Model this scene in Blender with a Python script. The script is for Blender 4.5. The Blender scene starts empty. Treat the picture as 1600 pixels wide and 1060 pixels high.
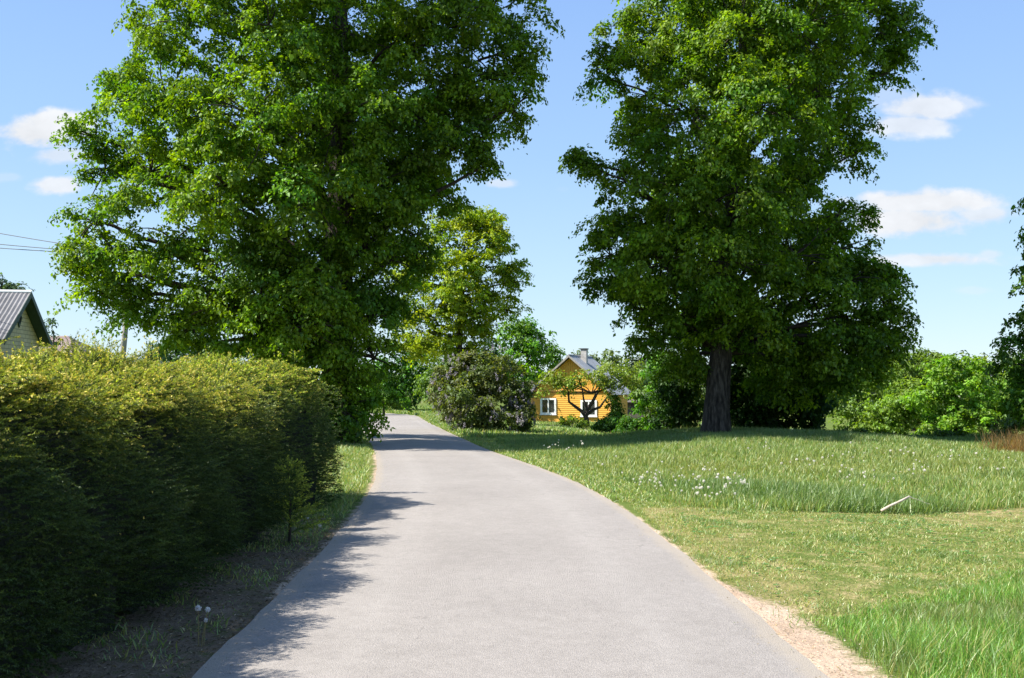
import bpy, math
import numpy as np
from mathutils import Vector, Matrix
rng = np.random.default_rng(7)
sc = bpy.context.scene
COL = sc.collection
R = math.radians
# ------------------------------------------------------------------ camera
CZ, F, HOR = 1.65, 1600.0, 600.0
PITCH = math.atan((HOR-530.0)/F)
cd = bpy.data.cameras.new("camera"); cam = bpy.data.objects.new("camera", cd); COL.objects.link(cam)
cd.sensor_width = 36.0; cd.lens = 36.0; cd.clip_start = 0.05; cd.clip_end = 3000
cam.location = (0, 0, CZ); cam.rotation_euler = (math.pi/2+PITCH, 0, 0)
sc.camera = cam
# ------------------------------------------------------------------ sky, sun, exposure
SUN_EL = R(50); SD = np.array([-0.985, -0.17]); SD = SD/np.linalg.norm(SD)
sund = Vector((SD[0]*math.cos(SUN_EL), SD[1]*math.cos(SUN_EL), math.sin(SUN_EL)))
sl = bpy.data.lights.new("sun", 'SUN'); sl.energy = 5.0; sl.angle = R(0.53); sl.color = (1.0, 0.95, 0.86)
so = bpy.data.objects.new("sun", sl); COL.objects.link(so)
so.rotation_euler = sund.to_track_quat('Z', 'Y').to_euler()
w = bpy.data.worlds.new("World"); sc.world = w; w.use_nodes = True
nt = w.node_tree; nt.nodes.clear()
def N(t, k, **kw):
    n = t.nodes.new(k)
    for a, b in kw.items(): setattr(n, a, b)
    return n
def MATH(t, op, a, b=None, c=None, clamp=False):
    n = N(t, 'ShaderNodeMath', operation=op, use_clamp=clamp)
    for i, v in enumerate((a, b, c)):
        if v is None: continue
        if isinstance(v, (int, float)): n.inputs[i].default_value = v
        else: t.links.new(v, n.inputs[i])
    return n.outputs[0]
sky = N(nt, 'ShaderNodeTexSky', sky_type='NISHITA', sun_disc=False, sun_elevation=SUN_EL,
        sun_rotation=math.atan2(SD[0], SD[1]), air_density=1.0, dust_density=0.1, ozone_density=2.6, altitude=100)
hs = N(nt, 'ShaderNodeHueSaturation'); hs.inputs['Saturation'].default_value = 1.0; hs.inputs['Value'].default_value = 1.0
nt.links.new(sky.outputs[0], hs.inputs['Color'])
tc = N(nt, 'ShaderNodeTexCoord'); sx = N(nt, 'ShaderNodeSeparateXYZ'); nt.links.new(tc.outputs['Generated'], sx.inputs[0])
yy = MATH(nt, 'MAXIMUM', sx.outputs[1], 0.02)
U = MATH(nt, 'DIVIDE', sx.outputs[0], yy); V = MATH(nt, 'DIVIDE', sx.outputs[2], yy)
def cnoise(scale, sv, detail, off=0.0):
    cx = N(nt, 'ShaderNodeCombineXYZ'); nt.links.new(U, cx.inputs[0]); nt.links.new(MATH(nt, 'MULTIPLY', V, sv), cx.inputs[1]); cx.inputs[2].default_value = off
    nn = N(nt, 'ShaderNodeTexNoise'); nn.inputs['Scale'].default_value = scale; nn.inputs['Detail'].default_value = detail
    nn.inputs['Roughness'].default_value = 0.55
    nt.links.new(cx.outputs[0], nn.inputs['Vector']); return MATH(nt, 'SUBTRACT', nn.outputs[0], 0.5)
nz = MATH(nt, 'ADD', MATH(nt, 'MULTIPLY', cnoise(13, 1.8, 10), 2.0), MATH(nt, 'MULTIPLY', cnoise(48, 1.5, 8, 3), 1.0))
tot = None
CL = [(75,188,62,20,1.0),(50,205,75,30,.95),(88,240,60,16,.6),(85,288,42,14,.8),(5,275,25,8,.3),(1455,165,75,24,.75),(1430,192,70,20,.7),(1500,158,50,14,.5),
      (1400,150,50,30,.35),(1450,315,130,22,.95),(1430,345,115,26,.95),(1540,335,60,18,.7),(1465,405,105,12,.75),(1550,398,22,9,.5),(1525,454,28,7,.3),
      (785,285,24,8,.55),(1310,245,25,14,.4),(1340,260,20,10,.2),(880,294,12,5,.12)]
for (px, py, a, b, s) in CL:
    du = MATH(nt, 'MULTIPLY', MATH(nt, 'SUBTRACT', U, (px-800)/F), F/a)
    dv = MATH(nt, 'MULTIPLY', MATH(nt, 'SUBTRACT', V, (HOR-py)/F), F/b)
    d = MATH(nt, 'SQRT', MATH(nt, 'ADD', MATH(nt, 'MULTIPLY', du, du), MATH(nt, 'MULTIPLY', dv, dv)))
    m = MATH(nt, 'MULTIPLY', MATH(nt, 'MULTIPLY', MATH(nt, 'SUBTRACT', 1.22, MATH(nt, 'SUBTRACT', d, nz)), 1.5, clamp=True), s)
    tot = m if tot is None else MATH(nt, 'MAXIMUM', tot, m)
tot = MATH(nt, 'MULTIPLY', tot, MATH(nt, 'GREATER_THAN', sx.outputs[1], 0.05))
tot = MATH(nt, 'MULTIPLY', MATH(nt, 'MULTIPLY', tot, tot), MATH(nt, 'SUBTRACT', 3.0, MATH(nt, 'MULTIPLY', tot, 2.0)))
mx = N(nt, 'ShaderNodeMix', data_type='RGBA'); nt.links.new(tot, mx.inputs['Factor'])
hr = N(nt, 'ShaderNodeValToRGB'); nt.links.new(sx.outputs[2], hr.inputs[0]); e_ = hr.color_ramp.elements
e_[0].position = 0.0; e_[0].color = (.66, .85, 1, 1); e_[1].position = .38; e_[1].color = (.31, .53, 1, 1)
for p_, c_ in ((.10, (.54, .77, 1, 1)), (.22, (.41, .65, 1, 1))):
    q_ = e_.new(p_); q_.color = c_
hv = N(nt, 'ShaderNodeMix', data_type='RGBA', blend_type='MULTIPLY'); hv.inputs['Factor'].default_value = 1.0; nt.links.new(hr.outputs[0], hv.inputs['A']); hv.inputs['B'].default_value = (4.75, 4.75, 4.75, 1)
hz = N(nt, 'ShaderNodeMix', data_type='RGBA'); hz.inputs['Factor'].default_value = .8
nt.links.new(hs.outputs[0], hz.inputs['A']); nt.links.new(hv.outputs['Result'], hz.inputs['B'])
nt.links.new(hz.outputs['Result'], mx.inputs['A'])
shade = MATH(nt, 'ADD', 4.1, MATH(nt, 'MULTIPLY', nz, .8))
cc = N(nt, 'ShaderNodeCombineColor'); nt.links.new(shade, cc.inputs[0]); nt.links.new(MATH(nt, 'MULTIPLY', shade, 1.03), cc.inputs[1]); nt.links.new(MATH(nt, 'MULTIPLY', shade, 1.08), cc.inputs[2])
nt.links.new(cc.outputs[0], mx.inputs['B'])
bg = N(nt, 'ShaderNodeBackground'); bg.inputs[1].default_value = 0.09; nt.links.new(mx.outputs['Result'], bg.inputs[0])
wo = N(nt, 'ShaderNodeOutputWorld'); nt.links.new(bg.outputs[0], wo.inputs[0])
sc.view_settings.view_transform = 'Standard'; sc.view_settings.look = 'None'; sc.view_settings.gamma = 1.0
sc.view_settings.exposure = 1.25
sc.cycles.max_bounces = 7; sc.cycles.diffuse_bounces = 4; sc.cycles.glossy_bounces = 3; sc.cycles.transmission_bounces = 5
# ------------------------------------------------------------------ placing
def P(px, py, Y):
    """world point seen at pixel px,py of the photograph at distance Y"""
    a = math.atan((530-py)/F)+PITCH
    t = Y/math.cos(a)*1.0
    depth = Y*math.cos(PITCH)+Y*math.tan(a)*math.sin(PITCH)
    return np.array([(px-800)/F*depth, Y, CZ+Y*math.tan(a)])
def sstep(a, b, x):
    t = np.clip((x-a)/(b-a), 0, 1); return t*t*(3-2*t)
def gz0(x, y):
    x = np.asarray(x, float); y = np.asarray(y, float)
    lf = 1-sstep(-5, 3, x); z = -1.3*(1-.58*lf)*sstep(18, 80, y)-0.25*(1-lf)*sstep(80, 130, y)
    rt = sstep(2.5, 6, x)
    z = z+rt*(0.22*sstep(20, 30, y)-(0.75-.45*sstep(9, 13, x))*sstep(34.5, 42, y)+0.6*sstep(60, 75, y))
    s = (x-9.6)*0.98+(y-29)*0.2
    z = z-0.22*sstep(0, 3.2, s)*sstep(12, 20, y)*(1-0.85*sstep(34, 46, y))
    z = z+0.02*np.sin(x*1.7+y*.6)*sstep(2.4, 4, np.abs(x))*(1-sstep(40, 60, y))+0.015*np.sin(x*.9-y*1.9+1)*sstep(2.4, 4, np.abs(x))
    return z
def ground_hit(px, py):
    d = P(px, py, 1.0)-np.array([0, 0, CZ])
    ys = np.linspace(3, 170, 8000); xs = d[0]*ys; zs = CZ+d[2]*ys
    below = np.where(zs < gz0(xs, ys))[0]
    i = below[0] if len(below) else len(ys)-1
    return np.array([xs[i], ys[i]])
# road edges, traced on the ground
LE = [(ground_hit(a, b)) for a, b in [(310,1060),(395,970),(462,905),(520,850),(560,806),(583,775),(591,745),(589,715),(583,700),(577,689)]]
RE = [(ground_hit(a, b)) for a, b in [(1302,1060),(1205,975),(1120,905),(1060,862),(1010,815),(965,785),(905,750),(850,731),(785,715),(718,684),(681,667),(660,656),(652,650.5),(630,647),(585,645.5)]]
LE = [np.array([-1.75, -6]), np.array([-1.75, 2])]+LE+[np.array(q) for q in [(-6.6,44),(-8.6,55),(-11.5,63),(-16,69),(-24,72.5),(-36,74),(-60,74)]]
RE = [np.array([1.8, -6]), np.array([1.8, 2])]+RE+[np.array([RE[-1][0]-9, RE[-1][1]+.3]), np.array([RE[-1][0]-22, RE[-1][1]]), np.array([-60, RE[-1][1]-1])]
def resample(pts, n):
    pts = np.array(pts); 
    # catmull-rom
    out = []
    for i in range(len(pts)-1):
        p0 = pts[max(i-1, 0)]; p1 = pts[i]; p2 = pts[i+1]; p3 = pts[min(i+2, len(pts)-1)]
        for t in np.linspace(0, 1, 14, endpoint=False):
            out.append(0.5*((2*p1)+(-p0+p2)*t+(2*p0-5*p1+4*p2-p3)*t*t+(-p0+3*p1-3*p2+p3)*t**3))
    out.append(pts[-1]); out = np.array(out)
    s = np.r_[0, np.cumsum(np.linalg.norm(np.diff(out, axis=0), axis=1))]
    u = np.linspace(0, s[-1], n)
    return np.c_[np.interp(u, s, out[:, 0]), np.interp(u, s, out[:, 1])]
NR = 700
LEr = resample(LE, NR); REr = resample(RE, NR)
def smooth_line(p, w=17, it=3):
    for _ in range(it):
        q = np.pad(p, ((w, w), (0, 0)), 'reflect', reflect_type='odd'); p = np.stack([np.convolve(q[:, i], np.ones(2*w+1)/(2*w+1), 'valid') for i in (0, 1)], 1)
    return p
LEr = smooth_line(LEr); REr = smooth_line(REr)
poly = np.r_[LEr, REr[::-1]]
def road_dist(x, y):
    """signed distance to the road edge (negative on the road)"""
    x = np.asarray(x, float).ravel(); y = np.asarray(y, float).ravel()
    out = np.full(len(x), 50.0)
    near = (y < 95)
    A = poly[::3]
    xn = x[near]; yn = y[near]; d = np.empty(len(xn)); ins = np.zeros(len(xn), bool)
    B = np.roll(A, -1, axis=0)
    for s in range(0, len(xn), 20000):
        px = xn[s:s+20000, None]; py = yn[s:s+20000, None]
        ab = B-A; L2 = (ab**2).sum(1)+1e-12
        t = np.clip(((px-A[:, 0])*ab[:, 0]+(py-A[:, 1])*ab[:, 1])/L2, 0, 1)
        dd = np.hypot(px-(A[:, 0]+t*ab[:, 0]), py-(A[:, 1]+t*ab[:, 1])).min(1)
        c = ((A[:, 1] > py) != (B[:, 1] > py)) & (px < (B[:, 0]-A[:, 0])*(py-A[:, 1])/(B[:, 1]-A[:, 1]+1e-12)+A[:, 0])
        d[s:s+20000] = dd; ins[s:s+20000] = c.sum(1) % 2 == 1
    d[ins] *= -1; out[near] = d
    return out
# ------------------------------------------------------------------ object helpers
def tag(o, label=None, cat=None, group=None, kind=None):
    for k, v in (('label', label), ('category', cat), ('group', group), ('kind', kind)):
        if v: o[k] = v
    return o
def empty(name, loc=(0, 0, 0), rz=0, **kw):
    o = bpy.data.objects.new(name, None); COL.objects.link(o); o.location = loc; o.rotation_euler = (0, 0, rz); o.empty_display_size = 0.2
    return tag(o, **kw)
def mesh_np(name, verts, polys_idx, sizes, mat, parent=None, col=None, smooth=False, origin=None, extra=None):
    """verts (N,3), polys_idx flat loop indices, sizes per-face loop counts"""
    verts = np.asarray(verts, np.float32)
    org = np.zeros(3) if origin is None else np.asarray(origin, float)
    me = bpy.data.meshes.new(name)
    me.vertices.add(len(verts)); me.vertices.foreach_set('co', (verts-org.astype(np.float32)).ravel())
    polys_idx = np.asarray(polys_idx, np.int32).ravel(); sizes = np.asarray(sizes, np.int32)
    me.loops.add(len(polys_idx)); me.loops.foreach_set('vertex_index', polys_idx)
    me.polygons.add(len(sizes)); st = np.r_[0, np.cumsum(sizes)[:-1]].astype(np.int32)
    me.polygons.foreach_set('loop_start', st)
    try: me.polygons.foreach_set('loop_total', sizes)
    except Exception: pass
    if smooth: me.polygons.foreach_set('use_smooth', np.ones(len(sizes), bool))
    me.update(calc_edges=True)
    if col is not None:
        a = me.color_attributes.new('tint', 'FLOAT_COLOR', 'POINT')
        c4 = np.ones((len(verts), 4), np.float32); c4[:, :col.shape[1]] = col
        a.data.foreach_set('color', c4.ravel())
    if extra:
        for k, v in extra.items():
            a = me.attributes.new(k, 'FLOAT', 'POINT'); a.data.foreach_set('value', np.asarray(v, np.float32))
    me.materials.append(mat)
    o = bpy.data.objects.new(name, me); COL.objects.link(o)
    if parent is not None: o.parent = parent
    else: o.location = org
    return o
def unit(a): return a/(np.linalg.norm(a, axis=-1, keepdims=True)+1e-9)
class MB:
    """collects boxes, prisms and tubes, then links them as one mesh"""
    def __init__(s): s.v = []; s.f = []
    def add(s, vs, fs):
        b = len(s.v); s.v += [tuple(float(c) for c in v) for v in vs]; s.f += [tuple(b+i for i in f) for f in fs]; return s
    def box(s, x0, x1, y0, y1, z0, z1):
        return s.add([(x0,y0,z0),(x1,y0,z0),(x1,y1,z0),(x0,y1,z0),(x0,y0,z1),(x1,y0,z1),(x1,y1,z1),(x0,y1,z1)],
                     [(0,3,2,1),(4,5,6,7),(0,1,5,4),(1,2,6,5),(2,3,7,6),(3,0,4,7)])
    def slab(s, quad, th):
        q = [Vector(p) for p in quad]; n = (q[1]-q[0]).cross(q[3]-q[0]).normalized()*th
        return s.add([*q, *[p-n for p in q]], [(0,1,2,3),(7,6,5,4),(0,4,5,1),(1,5,6,2),(2,6,7,3),(3,7,4,0)])
    def tube(s, pts, rad, k=8, cap=True):
        pts = [Vector(p) for p in pts]; b = len(s.v); n = len(pts)
        for i, p in enumerate(pts):
            t = (pts[min(i+1, n-1)]-pts[max(i-1, 0)]).normalized()
            a = t.cross(Vector((0, 1, 0)) if abs(t.y) < .8 else Vector((1, 0, 0))).normalized(); c = t.cross(a)
            r = rad[i] if hasattr(rad, '__len__') else rad
            for j in range(k):
                q = p+(a*math.cos(2*math.pi*j/k)+c*math.sin(2*math.pi*j/k))*r; s.v.append(tuple(q))
        for i in range(n-1):
            for j in range(k):
                s.f.append((b+i*k+j, b+i*k+(j+1) % k, b+(i+1)*k+(j+1) % k, b+(i+1)*k+j))
        if cap: s.f.append(tuple(b+j for j in range(k))[::-1]); s.f.append(tuple(b+(n-1)*k+j for j in range(k)))
        return s
    def build(s, name, mat, parent=None, smooth=False, bevel=0, loc=None):
        me = bpy.data.meshes.new(name); me.from_pydata(s.v, [], s.f); me.materials.append(mat); me.update()
        if smooth: me.polygons.foreach_set('use_smooth', np.ones(len(me.polygons), bool))
        o = bpy.data.objects.new(name, me); COL.objects.link(o)
        if parent is not None: o.parent = parent
        if loc is not None: o.location = loc
        if bevel:
            m = o.modifiers.new('bevel', 'BEVEL'); m.width = bevel; m.segments = 2; m.limit_method = 'ANGLE'
        return o
# ------------------------------------------------------------------ materials
def mat_base(name):
    m = bpy.data.materials.new(name); m.use_nodes = True; t = m.node_tree; t.nodes.clear()
    return m, t, N(t, 'ShaderNodeOutputMaterial')
def leaf_mat(name, trans=0.42, tcol=(1.8, 1.8, 0.3), gloss=0.022, rough=0.5):
    m, t, out = mat_base(name)
    a = N(t, 'ShaderNodeAttribute', attribute_name='tint')
    d = N(t, 'ShaderNodeBsdfDiffuse'); t.links.new(a.outputs['Color'], d.inputs[0])
    tm = N(t, 'ShaderNodeMix', data_type='RGBA', blend_type='MULTIPLY'); tm.inputs['Factor'].default_value = 1.0
    t.links.new(a.outputs['Color'], tm.inputs['A']); tm.inputs['B'].default_value = (*tcol, 1)
    tr = N(t, 'ShaderNodeBsdfTranslucent'); t.links.new(tm.outputs['Result'], tr.inputs[0])
    x = N(t, 'ShaderNodeMixShader'); x.inputs[0].default_value = trans; t.links.new(d.outputs[0], x.inputs[1]); t.links.new(tr.outputs[0], x.inputs[2])
    g = N(t, 'ShaderNodeBsdfGlossy'); g.inputs['Roughness'].default_value = rough; g.inputs['Color'].default_value = (.8, .9, .8, 1)
    y = N(t, 'ShaderNodeMixShader'); y.inputs[0].default_value = gloss; t.links.new(x.outputs[0], y.inputs[1]); t.links.new(g.outputs[0], y.inputs[2])
    t.links.new(y.outputs[0], out.inputs[0]); return m
def ramp(t, fac, stops):
    r = N(t, 'ShaderNodeValToRGB'); e = r.color_ramp.elements
    while len(e) < len(stops): e.new(0.5)
    for i, (p, c) in enumerate(stops): e[i].position = p; e[i].color = (*c, 1)
    t.links.new(fac, r.inputs[0]); return r.outputs[0]
def noise(t, scale, detail=4, rough=.5, vec=None, dist=0):
    n = N(t, 'ShaderNodeTexNoise'); n.inputs['Scale'].default_value = scale; n.inputs['Detail'].default_value = detail
    n.inputs['Roughness'].default_value = rough; n.inputs['Distortion'].default_value = dist
    if vec is not None: t.links.new(vec, n.inputs['Vector'])
    return n.outputs[0]
def mapped(t, scale, kind='Object'):
    c = N(t, 'ShaderNodeTexCoord'); m = N(t, 'ShaderNodeMapping'); m.inputs['Scale'].default_value = scale
    t.links.new(c.outputs[kind], m.inputs[0]); return m.outputs[0]
def surf(name, stops, scale=(1, 1, 1), nscale=3.0, rough=.8, bump=.3, bdist=.02, detail=6, spec=.3, metal=0):
    m, t, out = mat_base(name); v = mapped(t, scale)
    f = noise(t, nscale, detail, .6, v); c = ramp(t, f, stops)
    b = N(t, 'ShaderNodeBsdfPrincipled'); t.links.new(c, b.inputs['Base Color']); b.inputs['Roughness'].default_value = rough
    b.inputs['Specular IOR Level'].default_value = spec; b.inputs['Metallic'].default_value = metal
    if bump:
        bp = N(t, 'ShaderNodeBump'); bp.inputs['Strength'].default_value = bump; bp.inputs['Distance'].default_value = bdist
        t.links.new(noise(t, nscale*3, 4, .6, v), bp.inputs['Height']); t.links.new(bp.outputs[0], b.inputs['Normal'])
    t.links.new(b.outputs[0], out.inputs[0]); return m
M = {}
M['leaf'] = leaf_mat('leaf_green')
M['leaf_far'] = leaf_mat('leaf_distant', trans=.35, tcol=(1.5, 1.5, .5), gloss=.04)
M['needle'] = leaf_mat('spruce_needle', trans=.22, tcol=(1.5, 1.5, .5), gloss=.03)
M['petal'] = leaf_mat('lilac_petal', trans=.3, tcol=(1.1, 1, 1.1), gloss=.02)
M['grass'] = leaf_mat('grass_blade', trans=.42, tcol=(1.4, 1.4, .7), gloss=.06)
M['bark'] = surf('bark', [(.34, (.020, .016, .012)), (.5, (.062, .050, .038)), (.64, (.13, .108, .084))], (4, 4, .8), 3.2, .95, 1.0, .12, 8)
M['bark_dark'] = surf('bark_dark', [(.3, (.018, .014, .012)), (.6, (.06, .048, .038))], (9, 9, 2), 2, .95, .6, .03)
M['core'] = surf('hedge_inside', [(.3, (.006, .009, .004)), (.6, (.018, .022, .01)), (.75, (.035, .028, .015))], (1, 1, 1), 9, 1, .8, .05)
M['white_paint'] = surf('white_paint', [(.3, (.72, .72, .7)), (.7, (.82, .82, .8))], (1, 1, 1), 4, .6, .1, .004)
M['concrete'] = surf('concrete_pole', [(.3, (.22, .2, .18)), (.7, (.38, .36, .33))], (3, 3, .6), 3, .9, .3, .01)
M['wire'] = surf('wire', [(.3, (.05, .05, .055)), (.7, (.09, .09, .1))], rough=.6, bump=0)
M['chimney'] = surf('chimney_render', [(.3, (.30, .28, .26)), (.7, (.5, .48, .45))], (1, 1, 1), 5, .9, .4)
M['dark'] = surf('dark_metal', [(.3, (.02, .02, .02)), (.7, (.05, .05, .05))], rough=.6, bump=0)
M['curtain'] = surf('curtain', [(.3, (.45, .45, .46)), (.7, (.7, .7, .7))], (14, 1, 1), 2, .9, .4)
M['wood_grey'] = surf('weathered_wood', [(.3, (.13, .115, .10)), (.7, (.27, .245, .22))], (2, 2, .3), 6, .9, .4, .01)
M['stick'] = surf('peeled_wood', [(.3, (.35, .27, .2)), (.7, (.62, .54, .44))], (1, 1, 1), 12, .8, .4, .01)
M['green_paint'] = surf('dark_green_paint', [(.3, (.022, .045, .035)), (.7, (.04, .075, .055))], (1, 1, 1), 4, .6, .2, .01)
M['stone'] = surf('plinth_stone', [(.3, (.2, .19, .17)), (.7, (.4, .38, .35))], (1, 1, 1), 3, .9, .6)
def boards(name, c0, c1, axis=(1, 1, 8), nscale=3): return surf(name, [(.3, c0), (.7, c1)], axis, nscale, .65, .25, .006)
M['orange_board'] = boards('orange_boards', (.64, .32, .04), (.80, .42, .075))
M['orange_trim'] = boards('orange_trim', (.75, .36, .10), (.85, .45, .15))
M['cream_brick'] = None
def glass_mat():
    m, t, out = mat_base('window_glass'); b = N(t, 'ShaderNodeBsdfPrincipled')
    b.inputs['Base Color'].default_value = (.02, .025, .03, 1); b.inputs['Roughness'].default_value = .06; b.inputs['Specular IOR Level'].default_value = .9
    g = N(t, 'ShaderNodeBsdfTransparent'); x = N(t, 'ShaderNodeMixShader'); x.inputs[0].default_value = .45
    t.links.new(b.outputs[0], x.inputs[1]); t.links.new(g.outputs[0], x.inputs[2]); t.links.new(x.outputs[0], out.inputs[0]); return m
M['glass'] = glass_mat()
def roof_mat(name, c0, c1, wavescale=26, axis='X', bump=.7):
    m, t, out = mat_base(name); c = N(t, 'ShaderNodeTexCoord')
    b = N(t, 'ShaderNodeBsdfPrincipled'); b.inputs['Roughness'].default_value = .75
    f = noise(t, 1.3, 6, .65, c.outputs['Object']); t.links.new(ramp(t, f, [(.3, c0), (.7, c1)]), b.inputs['Base Color'])
    t.links.new(b.outputs[0], out.inputs[0]); return m
M['roof_grey'] = roof_mat('corrugated_grey_roof', (.085, .083, .085), (.17, .165, .17))
M['roof_dark'] = roof_mat('slate_grey_roof', (.20, .21, .22), (.33, .34, .36))
M['roof_brown'] = roof_mat('brown_roof', (.17, .12, .11), (.25, .185, .175))
M['roof_thatch'] = surf('old_shed_roof', [(.3, (.07, .06, .055)), (.7, (.15, .13, .12))], (1, 1, 1), 5, .95, .6)
def brick_mat():
    m, t, out = mat_base('cream_brick'); c = N(t, 'ShaderNodeTexCoord')
    mp = N(t, 'ShaderNodeMapping'); mp.inputs['Rotation'].default_value = (math.pi/2, 0, math.pi/2); t.links.new(c.outputs['Object'], mp.inputs[0])
    br = N(t, 'ShaderNodeTexBrick'); br.inputs['Scale'].default_value = 1.0; br.inputs['Brick Width'].default_value = .55; br.inputs['Row Height'].default_value = .2
    br.inputs['Mortar Size'].default_value = .018; br.inputs['Color1'].default_value = (.42, .37, .22, 1); br.inputs['Color2'].default_value = (.5, .44, .27, 1); br.inputs['Mortar'].default_value = (.22, .2, .13, 1)
    sxx = N(t, 'ShaderNodeSeparateXYZ'); t.links.new(c.outputs['Object'], sxx.inputs[0]); cb = N(t, 'ShaderNodeCombineXYZ')
    t.links.new(sxx.outputs[0], cb.inputs[0]); t.links.new(sxx.outputs[2], cb.inputs[1]); t.links.new(cb.outputs[0], br.inputs['Vector'])
    b = N(t, 'ShaderNodeBsdfPrincipled'); b.inputs['Roughness'].default_value = .9; t.links.new(br.outputs[0], b.inputs['Base Color']); t.links.new(b.outputs[0], out.inputs[0]); return m
M['cream_brick'] = brick_mat()
def asphalt():
    m, t, out = mat_base('asphalt'); c = N(t, 'ShaderNodeTexCoord'); v = c.outputs['Object']
    big = noise(t, .55, 4, .6, v, .4); mid = noise(t, 7, 5, .6, v); fine = noise(t, 150, 3, .75, v)
    vo = N(t, 'ShaderNodeTexVoronoi'); vo.inputs['Scale'].default_value = 95; t.links.new(v, vo.inputs['Vector'])
    sp = N(t, 'ShaderNodeSeparateColor'); t.links.new(vo.outputs['Color'], sp.inputs[0])
    f = MATH(t, 'ADD', MATH(t, 'MULTIPLY', big, .28), MATH(t, 'ADD', MATH(t, 'MULTIPLY', mid, .24), MATH(t, 'ADD', MATH(t, 'MULTIPLY', fine, .28), MATH(t, 'MULTIPLY', sp.outputs[0], .2))))
    e = N(t, 'ShaderNodeAttribute', attribute_name='edge')   # distance from the edge: dust gathers there
    col = ramp(t, f, [(.3, (.175, .158, .143)), (.5, (.24, .218, .199)), (.7, (.305, .277, .253))])
    wb = MATH(t, 'ABSOLUTE', MATH(t, 'SUBTRACT', e.outputs['Fac'], .85)); wb = MATH(t, 'MULTIPLY', MATH(t, 'SUBTRACT', 1.0, MATH(t, 'MULTIPLY', wb, 3.2), clamp=True), MATH(t, 'ADD', .5, MATH(t, 'MULTIPLY', mid, .9)))
    vc = N(t, 'ShaderNodeTexVoronoi', feature='DISTANCE_TO_EDGE'); vc.inputs['Scale'].default_value = .33; dn = N(t, 'ShaderNodeMapping'); t.links.new(v, dn.inputs[0])
    nv = N(t, 'ShaderNodeTexNoise'); nv.inputs['Scale'].default_value = 2.2; nv.inputs['Detail'].default_value = 7; t.links.new(v, nv.inputs['Vector'])
    va = N(t, 'ShaderNodeVectorMath', operation='MULTIPLY_ADD'); t.links.new(nv.outputs['Color'], va.inputs[0]); va.inputs[1].default_value = (.9, .9, 0); t.links.new(dn.outputs[0], va.inputs[2]); t.links.new(va.outputs[0], vc.inputs['Vector'])
    crack = MATH(t, 'MULTIPLY', MATH(t, 'SUBTRACT', 1.0, MATH(t, 'MULTIPLY', vc.outputs['Distance'], 260.0), clamp=True), MATH(t, 'MULTIPLY', MATH(t, 'SUBTRACT', big, .50), 9, clamp=True))
    dk = N(t, 'ShaderNodeMix', data_type='RGBA', blend_type='MULTIPLY'); t.links.new(MATH(t, 'MULTIPLY', crack, .42), dk.inputs['Factor']); t.links.new(col, dk.inputs['A']); dk.inputs['B'].default_value = (.3, .3, .3, 1)
    lt = N(t, 'ShaderNodeMix', data_type='RGBA'); t.links.new(MATH(t, 'MULTIPLY', wb, .14), lt.inputs['Factor']); t.links.new(dk.outputs['Result'], lt.inputs['A']); lt.inputs['B'].default_value = (.36, .335, .31, 1); col = lt.outputs['Result']
    mk = MATH(t, 'MULTIPLY', MATH(t, 'SUBTRACT', MATH(t, 'ADD', .10, MATH(t, 'MULTIPLY', noise(t, 5, 5, .7, v), .18)), e.outputs['Fac']), 9, clamp=True)
    x = N(t, 'ShaderNodeMix', data_type='RGBA'); t.links.new(MATH(t, 'MULTIPLY', mk, .6), x.inputs['Factor']); t.links.new(col, x.inputs['A']); x.inputs['B'].default_value = (.30, .255, .2, 1)
    b = N(t, 'ShaderNodeBsdfPrincipled'); b.inputs['Roughness'].default_value = .85; b.inputs['Specular IOR Level'].default_value = .3
    t.links.new(x.outputs['Result'], b.inputs['Base Color'])
    bp = N(t, 'ShaderNodeBump'); bp.inputs['Strength'].default_value = .55; bp.inputs['Distance'].default_value = .008
    t.links.new(MATH(t, 'ADD', vo.outputs['Distance'], fine), bp.inputs['Height']); t.links.new(bp.outputs[0], b.inputs['Normal'])
    t.links.new(b.outputs[0], out.inputs[0]); return m
M['asphalt'] = asphalt()
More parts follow.
